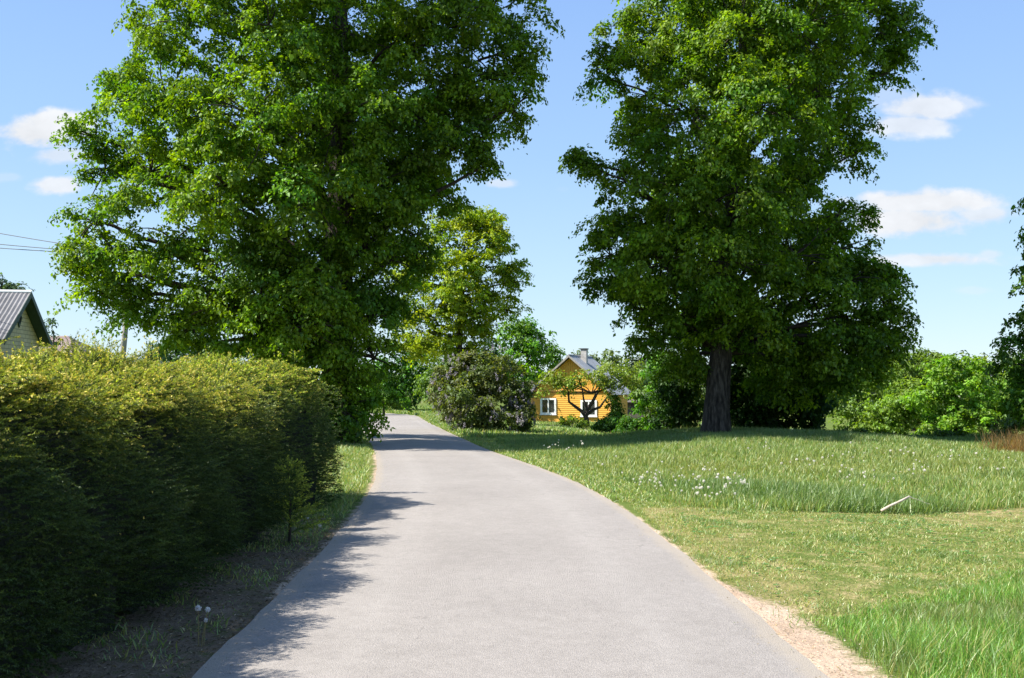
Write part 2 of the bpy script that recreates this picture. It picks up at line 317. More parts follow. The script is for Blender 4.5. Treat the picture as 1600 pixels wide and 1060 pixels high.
def ground_mat():
    m, t, out = mat_base('ground'); c = N(t, 'ShaderNodeTexCoord'); v = c.outputs['Object']
    n1 = noise(t, .45, 5, .6, v); n2 = noise(t, 3.5, 6, .65, v); n3 = noise(t, 28, 4, .7, v)
    f = MATH(t, 'ADD', MATH(t, 'MULTIPLY', n1, .35), MATH(t, 'ADD', MATH(t, 'MULTIPLY', n2, .4), MATH(t, 'MULTIPLY', n3, .25)))
    grass = ramp(t, f, [(.32, (.05, .085, .014)), (.5, (.095, .13, .026)), (.66, (.17, .175, .05))])
    dry = ramp(t, f, [(.34, (.12, .13, .035)), (.5, (.22, .19, .075)), (.64, (.36, .28, .15))])
    sand = ramp(t, f, [(.34, (.24, .17, .115)), (.5, (.40, .30, .22)), (.66, (.52, .41, .31))])
    soil = ramp(t, f, [(.34, (.07, .052, .034)), (.5, (.135, .10, .068)), (.64, (.25, .19, .13))])
    def mix(a, b, fac):
        x = N(t, 'ShaderNodeMix', data_type='RGBA'); t.links.new(fac, x.inputs['Factor']); t.links.new(a, x.inputs['A']); t.links.new(b, x.inputs['B']); return x.outputs['Result']
    def A(n): return N(t, 'ShaderNodeAttribute', attribute_name=n).outputs['Fac']
    k = MATH(t, 'SUBTRACT', MATH(t, 'ADD', MATH(t, 'MULTIPLY', n2, 1.1), MATH(t, 'MULTIPLY', n3, .5)), .8)
    def th(a): return MATH(t, 'MULTIPLY', MATH(t, 'SUBTRACT', MATH(t, 'ADD', a, k), .4), 3.0, clamp=True)
    col = mix(grass, dry, th(A('dry'))); col = mix(col, soil, th(A('soil'))); col = mix(col, sand, th(A('sand')))
    b = N(t, 'ShaderNodeBsdfPrincipled'); b.inputs['Roughness'].default_value = .95; b.inputs['Specular IOR Level'].default_value = .1; t.links.new(col, b.inputs['Base Color'])
    bp = N(t, 'ShaderNodeBump'); bp.inputs['Strength'].default_value = .8; bp.inputs['Distance'].default_value = .03
    t.links.new(MATH(t, 'ADD', n2, n3), bp.inputs['Height']); t.links.new(bp.outputs[0], b.inputs['Normal'])
    t.links.new(b.outputs[0], out.inputs[0]); return m
M['ground'] = ground_mat()
def water_mat():
    m, t, out = mat_base('glint_water'); b = N(t, 'ShaderNodeBsdfPrincipled'); b.inputs['Base Color'].default_value = (.03, .05, .05, 1); b.inputs['Roughness'].default_value = .08
    b.inputs['Specular IOR Level'].default_value = 1.0; t.links.new(b.outputs[0], out.inputs[0]); return m
M['water'] = water_mat()
# ------------------------------------------------------------------ ground and road
def zone_tall_corner(x, y): return (y < 7.0+(x-1.95)*.80) & (x > 1.9)
def build_ground():
    ys = np.r_[np.arange(-8, 3, .5), np.arange(3, 16, .1), np.arange(16, 36, .22), np.arange(36, 100, .8), np.geomspace(100, 1500, 26)]
    xs = np.r_[-np.geomspace(1000, 62, 16), np.arange(-60, -8, 1.3), np.arange(-8, -3.4, .25), np.arange(-3.4, 5.5, .08), np.arange(5.5, 18, .3), np.arange(18, 60, 1.5), np.geomspace(62, 1000, 16)]
    X, Y = np.meshgrid(xs, ys); x = X.ravel(); y = Y.ravel()
    rd = road_dist(x, y); z = gz0(x, y)-.06*sstep(.02, .14, -rd)
    nx, ny = len(xs), len(ys); i = np.arange(nx*ny).reshape(ny, nx)
    q = np.stack([i[:-1, :-1], i[:-1, 1:], i[1:, 1:], i[1:, :-1]], -1).reshape(-1, 4)
    left = x < 0
    sand = np.where(left, .75*(1-sstep(.0, .18, rd))*(y > 8), (1-sstep(.05, .62, rd))*(1-sstep(7.2, 9.0, y))*1.0+.75*(1-sstep(.0, .16, rd)))
    ex = (x-7.6)/3.2; ey = (y-13.0)/.9
    sand = np.maximum(sand, .42*np.exp(-ex**2-ey**2))
    dry = np.where((x > 1.7) & (y < 13.6+.2*np.sin(x)), .46, 0.0)+.25*(1-sstep(.2, 1.5, rd))+.3*np.exp(-ex**2*.6-ey**2*.5)
    dry = dry*(1-.7*zone_tall_corner(x, y))
    dry = np.where(left & (y < 30), .5, dry)+.22*(y > 13.6)*(y < 34)*(x > 2)
    soil = np.where((x < -1.7) & (y < 13.2), .75-.25*sstep(10.5, 12.5, y), 0.0)
    mesh_np('ground', np.c_[x, y, z], q, np.full(len(q), 4), M['ground'], extra={'sand': sand, 'dry': dry, 'soil': soil}, smooth=True)['kind'] = 'structure'
    # road
    jl = .010*np.convolve(rng.normal(size=NR+8), np.ones(3)/1.7, 'same')[:NR]; jr = .010*np.convolve(rng.normal(size=NR+8), np.ones(3)/1.7, 'same')[:NR]
    dvec = unit(REr-LEr)
    L = LEr+dvec*jl[:, None]; Rr = REr+dvec*jr[:, None]
    K = 13; u = np.linspace(0, 1, K)
    pts = L[:, None]+(Rr-L)[:, None]*u[None, :, None]
    z = gz0(pts[..., 0], pts[..., 1])+.014+.022*(1-(2*u-1)**2)[None]
    V3 = np.concatenate([pts, z[..., None]], -1)

    wd = np.linalg.norm(Rr-L, axis=1)[:, None]; e = np.minimum(u, 1-u)[None]*wd
    i = np.arange(NR*K).reshape(NR, K)
    q = np.stack([i[:-1, :-1], i[:-1, 1:], i[1:, 1:], i[1:, :-1]], -1).reshape(-1, 4); Vs = V3.reshape(-1, 3); es = e.ravel()
    for col_ in (0, K-1):      # the cut edge of the asphalt, with vertices of its own
        top = V3[:, col_]; low = top.copy(); low[:, 2] -= .12; b0 = len(Vs); Vs = np.r_[Vs, top, low]; es = np.r_[es, np.zeros(2*NR)]; j = b0+np.arange(NR-1)
        q = np.r_[q, np.stack([j, j+1, j+1+NR, j+NR], 1)]
    mesh_np('road', Vs, q, np.full(len(q), 4), M['asphalt'], extra={'edge': es})['kind'] = 'structure'
build_ground()
# ------------------------------------------------------------------ leaves, crowns, trees
def leaves_mesh(name, c, n, ax, size, col, mat, parent=None, aspect=.62, label=None, fold=0.18):
    """kite leaves: centres c, normals n, long axis ax"""
    n = unit(n); ax = unit(ax-n*(ax*n).sum(1, keepdims=True)); s = np.cross(n, ax)
    L = size[:, None]; W = L*aspect
    base = c-ax*L*.5; tip = c+ax*L*.5-n*L*.12; mid = c-ax*L*.06
    l = mid-s*W*.5+n*L*fold*.5; r = mid+s*W*.5+n*L*fold*.5
    V = np.stack([base, l, tip, r], 1).reshape(-1, 3)
    k = np.arange(len(c))*4
    # two triangles folded along the midrib
    q = np.stack([k, k+2, k+1, k, k+3, k+2], 1)
    o = mesh_np(name, V, q, np.full(len(c)*2, 3), mat, parent, col=np.repeat(col, 4, axis=0))
    return o
def rdir(n):
    return unit(rng.normal(size=(n, 3)))
def wob(p, s=1.0, ph=0.0):
    return (np.sin(p[..., 0]*1.3*s+ph)*np.cos(p[..., 1]*1.1*s+1.7*ph)+np.sin(p[..., 2]*1.7*s+2.1*ph+p[..., 0]*.6*s))*.5
def make_crown(parent, blobs, leaf=.11, cr=.5, dens=1.0, per=110, base=(.05, .12, .015), var=.25, yellow=0.15, ycol=(.13, .17, .02), mat='leaf', flat=.55,
               name='crown', droop=.5, inner=.25, top_y=0.0, keep=None):
    """blobs: (centre xyz, radii xyz). Leaf clusters fill each blob, denser at its skin."""
    C = []; Nn = []; A = []; S = []; K = []; cl_all = []
    for (bc, br) in blobs:
        bc = np.array(bc); br = np.array(br)
        area = 4*math.pi*((br[0]*br[1])**1.6/3+(br[0]*br[2])**1.6/3+(br[1]*br[2])**1.6/3)**(1/1.6)
        nc = max(4, int(dens*area/(cr*cr*2.2)))
        d = rdir(nc); rr = np.where(rng.random(nc) < inner, rng.uniform(.15, .8, nc), rng.uniform(.76, 1.04, nc))
        cc_ = bc+d*br*rr[:, None]*(1+.16*wob(bc+d*br, 1.6/max(br.max(), .5)*2, bc[0])[:, None])
        cl_all.append(cc_)
        lobe = rng.lognormal(0, .28, nc)*cr
        npl = np.maximum(8, (per*(lobe/cr)**2).astype(int))
        idx = np.repeat(np.arange(nc), npl); m = len(idx)
        nb_ = nc*7; bun = rdir(nb_)*(rng.random(nb_)**.4)[:, None]; off = bun[idx*7+rng.integers(0, 7, m)]*.8+np.clip(rng.normal(size=(m, 3))*.2, -.36, .36)
        lr = lobe[idx][:, None]
        tang = unit(d+np.array([0, 0, -.15]))
        off = off*lr*np.array([1, 1, flat])
        hd = np.hypot(off[:, 0], off[:, 1]); off[:, 2] -= droop*hd**2/lr[:, 0]*.8
        p = cc_[idx]+off+rng.normal(size=(m, 3))*leaf*.25
        out = unit(off*np.array([1, 1, 1.4])+1e-6)
        nn = unit(out*.45+np.array([0, 0, .75])+d[idx]*.25+rng.normal(size=(m, 3))*.55)
        ax = unit(out*.8+np.array([0, 0, -.7])+rng.normal(size=(m, 3))*.6)
        sz = leaf*rng.lognormal(0, .25, m)
        cv = np.exp(rng.normal(size=nc)*var*.6)[idx]*np.exp(rng.normal(size=m)*var)
        yl = np.clip(yellow+rng.normal(size=nc)*.14, yellow*.45, 1)[idx]*rng.uniform(.5, 1.4, m); yl = np.clip(yl, 0, 1)[:, None]
        k = (np.array(base)*(1-yl)+np.array(ycol)*yl)*cv[:, None]
        C.append(p); Nn.append(nn); A.append(ax); S.append(sz); K.append(k)
    C = np.concatenate(C); Nn = np.concatenate(Nn); A = np.concatenate(A); S = np.concatenate(S); K = np.concatenate(K)
    if keep is not None:
        kk = keep(C); C, Nn, A, S, K = C[kk], Nn[kk], A[kk], S[kk], K[kk]
    if parent is not None:
        C = C-np.array(parent.location)
    o = leaves_mesh(name, C, Nn, A, S, K, M[mat], parent)
    return o, cl_all
def tubes_np(name, segs, mat, parent, k=6):
    """segs: list of (points (n,3), radii (n,))"""
    V = []; Q = []; b = 0
    an = np.arange(k)*2*math.pi/k
    org = np.array(parent.location)
    for pts, rad in segs:
        pts = np.asarray(pts, float)-org; rad = np.asarray(rad, float); n = len(pts)
        t = unit(np.gradient(pts, axis=0)); ref = np.where(np.abs(t[:, 1:2]) < .8, np.array([[0, 1., 0]]), np.array([[1., 0, 0]]))
        a = unit(np.cross(t, ref)); c = np.cross(t, a)
        ring = pts[:, None]+(a[:, None]*np.cos(an)[None, :, None]+c[:, None]*np.sin(an)[None, :, None])*rad[:, None, None]
        V.append(ring.reshape(-1, 3)); i = b+np.arange(n*k).reshape(n, k); j = np.roll(i, -1, axis=1)
        Q.append(np.stack([i[:-1], j[:-1], j[1:], i[1:]], -1).reshape(-1, 4)); b += n*k
    Q = np.concatenate(Q)
    return mesh_np(name, np.concatenate(V), Q, np.full(len(Q), 4), mat, parent, smooth=True)
def bend(p0, p1, n=8, sag=.12, r0=.1, r1=.03, up=.0):
    p0 = np.array(p0, float); p1 = np.array(p1, float); u = np.linspace(0, 1, n)[:, None]; L = np.linalg.norm(p1-p0)
    side = rng.normal(size=3)*sag*L; side[2] = abs(side[2])*.4+up*L
    pts = p0*(1-u)+p1*u+side*np.sin(u*math.pi)*1.0+rng.normal(size=(n, 3))*L*.012*np.sin(u*math.pi)
    return pts, np.linspace(r0, r1, n)
def trunk_mesh(parent, pts, rads, mat='bark', k=28, flare=.5, name='trunk'):
    pts = np.asarray(pts, float); rads = np.asarray(rads, float)
    n = 40; u = np.linspace(0, 1, n); uu = np.linspace(0, 1, len(pts))
    p = np.stack([np.interp(u, uu, pts[:, i]) for i in range(3)], 1); r = np.interp(u, uu, rads)
    h = p[:, 2]-p[0, 2]; r = r*(1+flare*np.exp(-h/.45))
    an = np.arange(k)*2*math.pi/k
    lob = 1+.035*np.sin(an*5+1+h[:, None]*.35)+.03*np.sin(an*2+h[:, None]*1.1)+.02*np.sin(h[:, None]*3.1+an)+0*np.sin(an*5+1)[None]+.035*np.sin(an*3+h[:, None]*.7)+.10*np.exp(-h/.5)[:, None]*np.sin(an*6+2)[None]+.02*rng.normal(size=(n, k))
    rg = r[:, None]*lob
    V = p[:, None]+np.stack([np.cos(an)[None]*rg, np.sin(an)[None]*rg, np.zeros_like(rg)], -1)
    i = np.arange(n*k).reshape(n, k); j = np.roll(i, -1, axis=1); Q = np.stack([i[:-1], j[:-1], j[1:], i[1:]], -1).reshape(-1, 4)
    return mesh_np(name, V.reshape(-1, 3)-np.array(parent.location), Q, np.full(len(Q), 4), M[mat], parent, smooth=True)
def pb(Y, lst, dr=None):
    """pixel blobs -> world blobs; (px,py,rx,ry,dy[,ry_world])"""
    out = []
    for b in lst:
        px, py, rx, ry = b[:4]; dy = b[4] if len(b) > 4 else 0
        yy_ = Y+dy; c = P(px, py, yy_); s = yy_/F
        rd_ = b[5] if len(b) > 5 else (rx+ry)/2*s
        out.append((c, (rx*s, rd_, ry*s)))
    return out
def add_tree(name, base_px, Y, blobs, trunk_r=.2, label='', cat='tree', group=None, leaf=None, cr=None, per=60, limbs=True, bark='bark', trunk_top=None,
             twigs=6, basepos=None, fork=.35, **kw):
    s = Y/F
    if basepos is None:
        x = (base_px-800)*s; basepos = (x, Y, float(gz0(x, Y)))
    root = empty(name, basepos, label=label, cat=cat, group=group)
    bl = pb(Y, blobs)
    leaf = leaf or max(.1, Y*.0026); cr = cr or max(.3, Y*.0085)
    o, cl = make_crown(root, bl, leaf=leaf, cr=cr, per=per, **kw)
    zs = [b[0][2] for b in bl]; top = np.average([b[0] for b in bl], axis=0); top[2] = min(zs)*.4+max(zs)*.6 if trunk_top is None else trunk_top
    b0 = np.array(basepos)+np.array([0, 0, -.1])
    trunk_mesh(root, [b0, b0*.5+top*.5+np.array([.1*trunk_r, 0, 0]), top], [trunk_r, trunk_r*.72, trunk_r*.3], mat=bark, k=14)
    if limbs:
        segs = []
        for (c, r), cc_ in zip(bl, cl):
            h = min(max(fork, .0), 1); zt = min(c[2]-.2*abs(c[0]-top[0]), top[2]); zt = max(zt, b0[2]+h*(top[2]-b0[2])*.6)
            u = np.clip((zt-b0[2])/(top[2]-b0[2]+1e-6), 0, 1); st = b0*(1-u)+top*u
            r0 = trunk_r*.45*(1-.5*u)
            segs.append(bend(st, c, 8, .07, r0, r0*.35))
            for q in cc_[rng.permutation(len(cc_))[:twigs]]:
                segs.append(bend(c, q, 5, .08, r0*.3, r0*.08))
        tubes_np('limbs', segs, M[bark], root, 5)
    return root
# ---- the big linden left of the road
LY = 29.0
def big_tree(name, base_px, Y, vis, hidden, trunk_pts, trunk_r, label, **kw):
    x = (base_px-800)/F*Y; z = float(gz0(x, Y)); root = empty(name, (x, Y, z), label=label, cat='tree')
    bl = pb(Y, vis); hb = pb(Y, hidden)
    o, cl = make_crown(root, bl+hb, **kw)
    tp = [P(a, b, Y+c) for a, b, c in trunk_pts]; tp[0][2] = z-.15
    trunk_mesh(root, tp, trunk_r, k=36, flare=.22)
    segs = []; tp = np.array(tp); tz = tp[:, 2]
    for (c, r), cc_ in zip(bl+hb, cl):
        zt = np.clip(c[2]-.65*np.hypot(c[0]-tp[0, 0], c[1]-Y)-.3, z+2.6, tz[-1]); st = np.array([np.interp(zt, tz, tp[:, 0]), np.interp(zt, tz, tp[:, 1]), zt])
        rt = np.interp(zt, tz, trunk_r)*.26
        segs.append(bend(st, c, 10, .07, rt, rt*.35, up=.06))
        for q in cc_[rng.permutation(len(cc_))[:14]]: segs.append(bend(c, q, 6, .10, rt*.28, .012))
    tubes_np('limbs', segs, M['bark_dark'], root, 6)
    return root
big_tree('linden_tree', 527, LY,
    [(300,30,95,85,-1.5),(420,40,110,95,-2.5),(540,50,120,110,-1),(660,40,110,90,-.5),(770,20,85,70,.5),(815,70,38,50,.5),(805,165,38,35,0),(770,120,70,65,.5),(755,215,38,38,0),(752,262,20,20,0),
     (230,60,35,55,0),(172,130,22,20,0),(205,165,45,40,0),(265,160,85,75,-1.5),(395,180,110,95,-3),(530,190,110,95,-2),(650,180,95,90,0),(715,190,65,70,1),
     (150,215,42,35,0),(165,265,42,45,0),(235,270,75,70,-1),(350,290,90,80,-3),(470,300,95,85,-2.5),(585,300,90,85,-.5),(665,290,60,70,.8),
     (150,345,45,42,0),(125,425,35,28,0),(180,395,60,55,-.5),(160,460,42,28,-.3),(215,470,30,40,-.3),(200,430,32,30,-.8),(275,380,70,60,-1),(380,400,70,60,-1.8),(480,410,85,75,-1.8),(585,400,75,75,0),(650,375,45,50,1),
     (305,465,48,40,-.3),(370,500,42,40,-.3),(340,535,30,22,0),(455,505,70,60,-1),(550,500,65,65,0),(610,470,38,50,.8),
     (450,575,55,48,.3),(530,585,55,60,0),(585,560,32,50,.6),(535,640,52,44,-.9),(545,682,44,20,-.9),(572,640,22,30,.2),(510,610,34,50,-.8),(235,498,28,30,-.3),(300,510,40,34,-.5),(395,548,42,30,-.3),(430,520,40,40,-1),(330,480,55,45,-1.5),(410,470,60,50,-2),(480,510,55,50,-2),(450,560,50,40,-1.5),(370,545,40,26,-.8),(500,440,60,60,-2.2),(525,560,50,50,-1)],
    [(350,-120,170,90,0,4),(540,-140,200,110,0,4.5),(720,-110,130,80,0,3.5),(480,-280,150,100,0,3.5),(620,-270,110,90,0,3),(540,-390,90,60,0,2),
     (500,60,150,100,3.5,2.5),(380,240,150,100,3.5,2.5),(580,260,140,110,3.5,2.5),(480,420,130,90,3,2.2)],
    [(527,692,0),(528,560,0),(530,400,0),(535,250,0),(530,60,0),(530,-250,0)], [.5,.44,.38,.33,.25,.08],
    'huge linden tree standing left of the road behind the spruce hedge', leaf=.11, cr=.52, per=150, dens=.86, base=(.034,.118,.007), yellow=.42, ycol=(.22,.30,.010), droop=.7, inner=.25)
big_tree('linden_tree', 1118, 32.0,
    [(985,40,60,60,0),(1050,60,70,80,-1),(1150,50,90,85,-2.5),(1250,50,85,75,-2),(1330,40,70,65,0),(1390,50,42,60,.5),(1385,115,28,28,.5),(945,70,28,35,0),
     (1010,150,48,55,.3),(990,215,40,40,.2),(1090,180,80,75,-2.6),(1190,170,85,80,-3),(1280,150,75,65,-1.5),(1335,190,38,42,.3),(1335,240,22,28,.3),(1300,225,30,30,.5),
     (903,248,18,15,0),(925,262,18,12,0),(975,285,38,42,.2),(1060,300,75,75,-2.4),(1150,300,80,75,-2.8),(1230,290,60,65,-1.2),(1005,350,55,50,-.5),
     (955,400,48,45,.2),(930,440,25,26,.2),(1035,415,80,70,-2),(1140,410,85,75,-2.5),(1240,400,70,65,-1),(1310,335,30,30,.4),(1310,390,45,45,.2),(1360,425,35,38,.5),
     (990,480,45,40,.2),(1060,500,65,45,-.6),(1170,490,80,55,-1),(1270,480,75,60,-.5),(1350,490,50,48,.3),(1375,560,32,28,.5),(1300,560,65,40,0),(1210,560,70,50,1),(1030,530,45,26,.5),(945,120,22,22,0),(1395,500,22,30,.2),(1350,330,18,16,.3),(1400,40,30,45,.3),(1250,590,60,40,.8),(955,360,40,40,.2),(980,435,50,48,0),(1372,455,36,48,.3),(1362,515,42,46,.2),(1330,440,60,60,-.3),(1325,530,50,45,-.3),(1010,250,50,50,0),(1245,250,48,50,-.5),(1080,560,50,30,.8),(1040,390,60,60,-1)],
    [(1080,-90,120,80,0,3.4),(1220,-100,130,90,0,3.4),(1330,-70,80,60,0,2.4),(1160,-230,110,80,0,3),(1120,100,110,90,3.5,2.4),(1250,120,110,90,3.5,2.4),(1110,330,110,100,3.5,2.4),(1230,340,90,90,3.2,2.2),(1150,470,140,70,3.2,2.2)],
    [(1117,690,0),(1122,600,0),(1130,500,0),(1140,380,.1),(1155,230,.2),(1165,60,.2),(1165,-150,.2)], [.42,.35,.31,.28,.25,.2,.06],
    'huge linden tree with thick bare lower trunk on the right-hand meadow', leaf=.115, cr=.56, per=165, dens=.98, base=(.032,.112,.007), yellow=.42, ycol=(.22,.30,.010), droop=.75, inner=.25)
# dark understorey behind the right trunk
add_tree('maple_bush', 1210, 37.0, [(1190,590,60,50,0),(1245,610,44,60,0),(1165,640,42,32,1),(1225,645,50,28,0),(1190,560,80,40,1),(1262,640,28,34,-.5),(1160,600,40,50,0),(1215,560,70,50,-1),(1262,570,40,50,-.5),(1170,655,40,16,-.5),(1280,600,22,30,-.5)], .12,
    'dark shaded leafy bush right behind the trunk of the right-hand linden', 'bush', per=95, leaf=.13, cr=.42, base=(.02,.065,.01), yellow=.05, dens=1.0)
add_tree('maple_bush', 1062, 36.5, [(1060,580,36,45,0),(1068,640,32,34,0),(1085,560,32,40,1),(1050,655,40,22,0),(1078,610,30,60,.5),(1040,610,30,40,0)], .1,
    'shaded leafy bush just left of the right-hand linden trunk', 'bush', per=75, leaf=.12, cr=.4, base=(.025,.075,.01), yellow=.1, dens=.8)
add_tree('maple_tree', 1025, 44.0, [(1028,575,28,32,0),(1018,620,26,28,0),(1035,650,30,25,0),(1040,600,26,40,.5)], .12,
    'bright green young maple between the shed and the right-hand linden', per=70, leaf=.15, cr=.4, base=(.07,.2,.015), yellow=.2, dens=1.1)
# ---- trees behind, centre
add_tree('ash_tree', 708, 62.0, [(735,345,42,28,0),(690,360,40,35,0),(775,370,35,38,0),(800,415,26,32,0),(745,400,50,42,-1),(680,420,50,45,0),(770,455,40,32,0),(640,440,36,34,0),
     (640,500,34,38,0),(700,480,45,36,-1),(745,510,34,36,0),(790,485,24,18,0),(810,440,16,12,0),(660,545,32,22,0),(725,545,28,20,0),(710,450,45,50,-1.5),(680,520,50,40,-1),(735,470,45,50,-1),(745,350,50,32,0)], .30,
    'tall yellow-green tree with spreading limbs behind the lilac bush', base=(.085,.20,.012), yellow=.55, ycol=(.29,.31,.012), per=52, dens=.85, leaf=.17, cr=.5, twigs=10, droop=.3, fork=.3, trunk_top=float(P(715,420,62)[2]), inner=.3)
add_tree('maple_tree', 822, 88.0, [(815,520,34,24,0),(845,540,28,26,0),(800,545,30,28,0),(830,570,40,28,-1),(795,580,28,26,0),(862,560,16,18,0)], .3,
    'round bright green maple rising behind the left eave of the orange house', base=(.07,.2,.012), yellow=.3, per=42, dens=1.15, leaf=.27, cr=.8)
add_tree('maple_tree', 622, 84.0, [(620,560,42,30,0),(600,600,32,34,0),(640,595,28,36,0),(625,620,36,20,0),(650,560,25,30,0)], .3,
    'dark green broad maple at the end of the road, left of the lilac', base=(.035,.12,.014), yellow=.08, per=42, dens=1.2, leaf=.26, cr=.8)
add_tree('willow_tree', 688, 80.0, [(690,575,30,40,0),(675,600,26,26,0),(705,560,22,30,0)], .2,
    'pale green drooping tree just above the lilac bush', base=(.09,.17,.04), yellow=.2, per=50, dens=1.1, leaf=.2, cr=.7, droop=1.4)
add_tree('spruce_tree', 755, 78.0, [(755,500,14,28,0),(757,540,22,30,0),(760,575,26,25,0)], .2,
    'dark blue-green conifer between the tall yellow tree and the round maple', base=(.02,.055,.03), yellow=.0, per=50, dens=1.2, leaf=.2, cr=.7, droop=1.6)
add_tree('hazel_bush', 600, 70.0, [(597,620,22,16,0),(620,628,16,9,0),(580,600,22,26,0)], .08,
    'light green bush on the lawn beyond the bend in the road', 'bush', base=(.08,.2,.015), yellow=.25, per=50, dens=1.2, leaf=.16, cr=.4)
# left background
add_tree('oak_tree', 312, 75.0, [(310,515,30,22,0),(290,540,30,22,0),(330,540,28,24,0),(345,555,16,18,0),(265,552,16,14,0)], .25,
    'small dark round tree beyond the hedge, right of the utility pole', base=(.035,.10,.02), yellow=.05, per=42, dens=1.3, leaf=.22, cr=.6, mat='leaf_far')
add_tree('pine_tree', 243, 130.0, [(243,545,14,16,0),(252,560,16,14,0),(238,562,12,10,0)], .2,
    'pale hazy far-off tree between the utility pole and the small round tree', base=(.07,.12,.07), yellow=.0, per=30, dens=1.2, leaf=.35, cr=.9, mat='leaf_far')
add_tree('willow_tree', 5, 95.0, [(5,440,22,16,0),(-20,450,25,25,0),(22,452,12,10,0)], .3,
    'grey-green treetop showing above the ridge of the cream house', base=(.06,.10,.045), yellow=.0, per=34, dens=1.1, leaf=.28, cr=.8, mat='leaf_far')
add_tree('apple_tree', 85, 62.0, [(80,510,9,14,0),(88,530,12,12,0)], .1,
    'small tree peeking out behind the right eave of the cream house', base=(.05,.09,.035), yellow=.0, per=24, dens=.7, leaf=.2, cr=.45, mat='leaf_far')
# house garden
def apple():
    Y = 69.0; b = P(918, 672, Y); b[2] = float(gz0(b[0], Y)); root = empty('apple_tree', b, label='old crooked apple tree with dark forked trunk in front of the orange house', cat='tree')
    bl = pb(Y, [(870,598,26,18,0),(880,590,26,13,0),(930,588,30,13,0),(962,582,30,20,0),(990,598,18,24,0),(955,602,22,12,0),(850,612,12,9,0),(905,597,16,10,.6),(1000,575,10,15,0)])
    make_crown(root, bl, leaf=.15, cr=.42, per=32, dens=.9, base=(.14,.23,.035), yellow=.4, ycol=(.2,.2,.035), inner=.3, flat=.8)
    q = lambda a, c, d=0: P(a, c, Y+d)
    s = [(np.array([q(918,680), q(917,662), q(915,650)]), np.array([.22,.19,.17])),
         (np.array([q(915,651), q(909,643), q(898,635), q(889,628), q(888,612), q(880,600)]), np.array([.14,.12,.1,.08,.06,.03])),
         (np.array([q(915,651), q(918,640), q(926,628), q(934,612), q(940,600), q(950,588)]), np.array([.15,.13,.11,.09,.06,.03])),
         (np.array([q(915,650), q(926,641), q(938,636), q(944,627), q(955,612)]), np.array([.12,.1,.08,.06,.03])),
         (np.array([q(918,640), q(912,625), q(910,610), q(905,595), q(900,580)]), np.array([.08,.06,.05,.04,.02]))]
    for c, r in bl: s.append(bend(q(925,615), c, 6, .06, .045, .015))
    tubes_np('trunk', s, M['bark_dark'], root, 8)
apple()
def bush(name, base_px, Y, blobs, label, cat='bush', group=None, **kw):
    return add_tree(name, base_px, Y, blobs, kw.pop('tr', .04), label, cat, group=group, **kw)
bush('currant_bush', 895, 66.0, [(895,662,16,12,0),(880,655,10,8,0),(908,672,12,8,0)], 'small yellow-green bush at the foot of the apple tree', base=(.10,.17,.02), yellow=.4, leaf=.13, cr=.3, per=40, dens=1)
bush('currant_bush', 958, 62.0, [(958,662,22,14,0),(940,670,16,9,0)], 'rounded green bush at the right corner of the orange house', base=(.06,.15,.02), yellow=.2, leaf=.14, cr=.32, per=50, dens=1.2)
bush('elder_bush', 966, 70.0, [(961,630,7,16,0),(965,648,10,16,0),(958,657,10,10,0)], 'tall narrow bush covering the right side wall of the orange house', base=(.05,.12,.015), yellow=.2, leaf=.16, cr=.38, per=60, dens=1.4)
bush('currant_bush', 1000, 56.0, [(1000,668,30,16,0),(1025,672,20,12,0),(978,675,14,9,0)], 'low dark green bush under the bright young maple', base=(.035,.10,.015), yellow=.1, leaf=.14, cr=.34, per=50, dens=1.2)
# lilac
def lilac():
    Y = 41.0; bl = [(748,575,48,28,0),(706,597,32,30,0),(785,610,36,34,0),(740,620,52,38,-1),(702,636,28,22,0),(770,657,48,28,-1),(812,652,24,28,0),(735,660,34,18,-.8),(726,572,26,16,0),(770,562,26,16,0),(690,615,20,24,0),(815,620,20,26,0)]
    o = add_tree('lilac_bush', 750, Y, bl, .1, 'large lilac bush with mauve flowers at the roadside before the orange house', 'bush', base=(.065,.115,.03), yellow=.4, ycol=(.15,.14,.05), per=60, leaf=.115, cr=.34, dens=1.0)
    # flower panicles, sitting on the skin of the bush
    C = []; ncone = 420
    B = pb(Y, bl); bi = rng.integers(0, len(B), ncone); d = rdir(ncone); d[:, 1] = -np.abs(d[:, 1])*.8+.25*rng.random(ncone); d = unit(d)
    c = np.array([B[i][0] for i in bi])+d*np.array([B[i][1] for i in bi])*1.08
    w_ = rng.random(ncone) < np.where(c[:, 2] < .9, .95, .35); c = c[w_]; n = len(c)
    m = 34; idx = np.repeat(np.arange(n), m); u = rng.random(n*m); up = unit(np.array([0, -.2, 1.])+rng.normal(size=(n, 3))*.35)[idx]
    p = c[idx]+up*(u*.2)[:, None]+rdir(n*m)*(.07*(1-u*.6))[:, None]
    hue = rng.random(n)[idx][:, None]; k = (np.array([.36,.30,.40])*hue+np.array([.44,.42,.46])*(1-hue))*rng.uniform(.7,1.1,(n*m,1))
    leaves_mesh('flowers', p-np.array(o.location), rdir(n*m), rdir(n*m), rng.uniform(.03,.05,n*m), k, M['petal'], o, aspect=.9)
lilac()
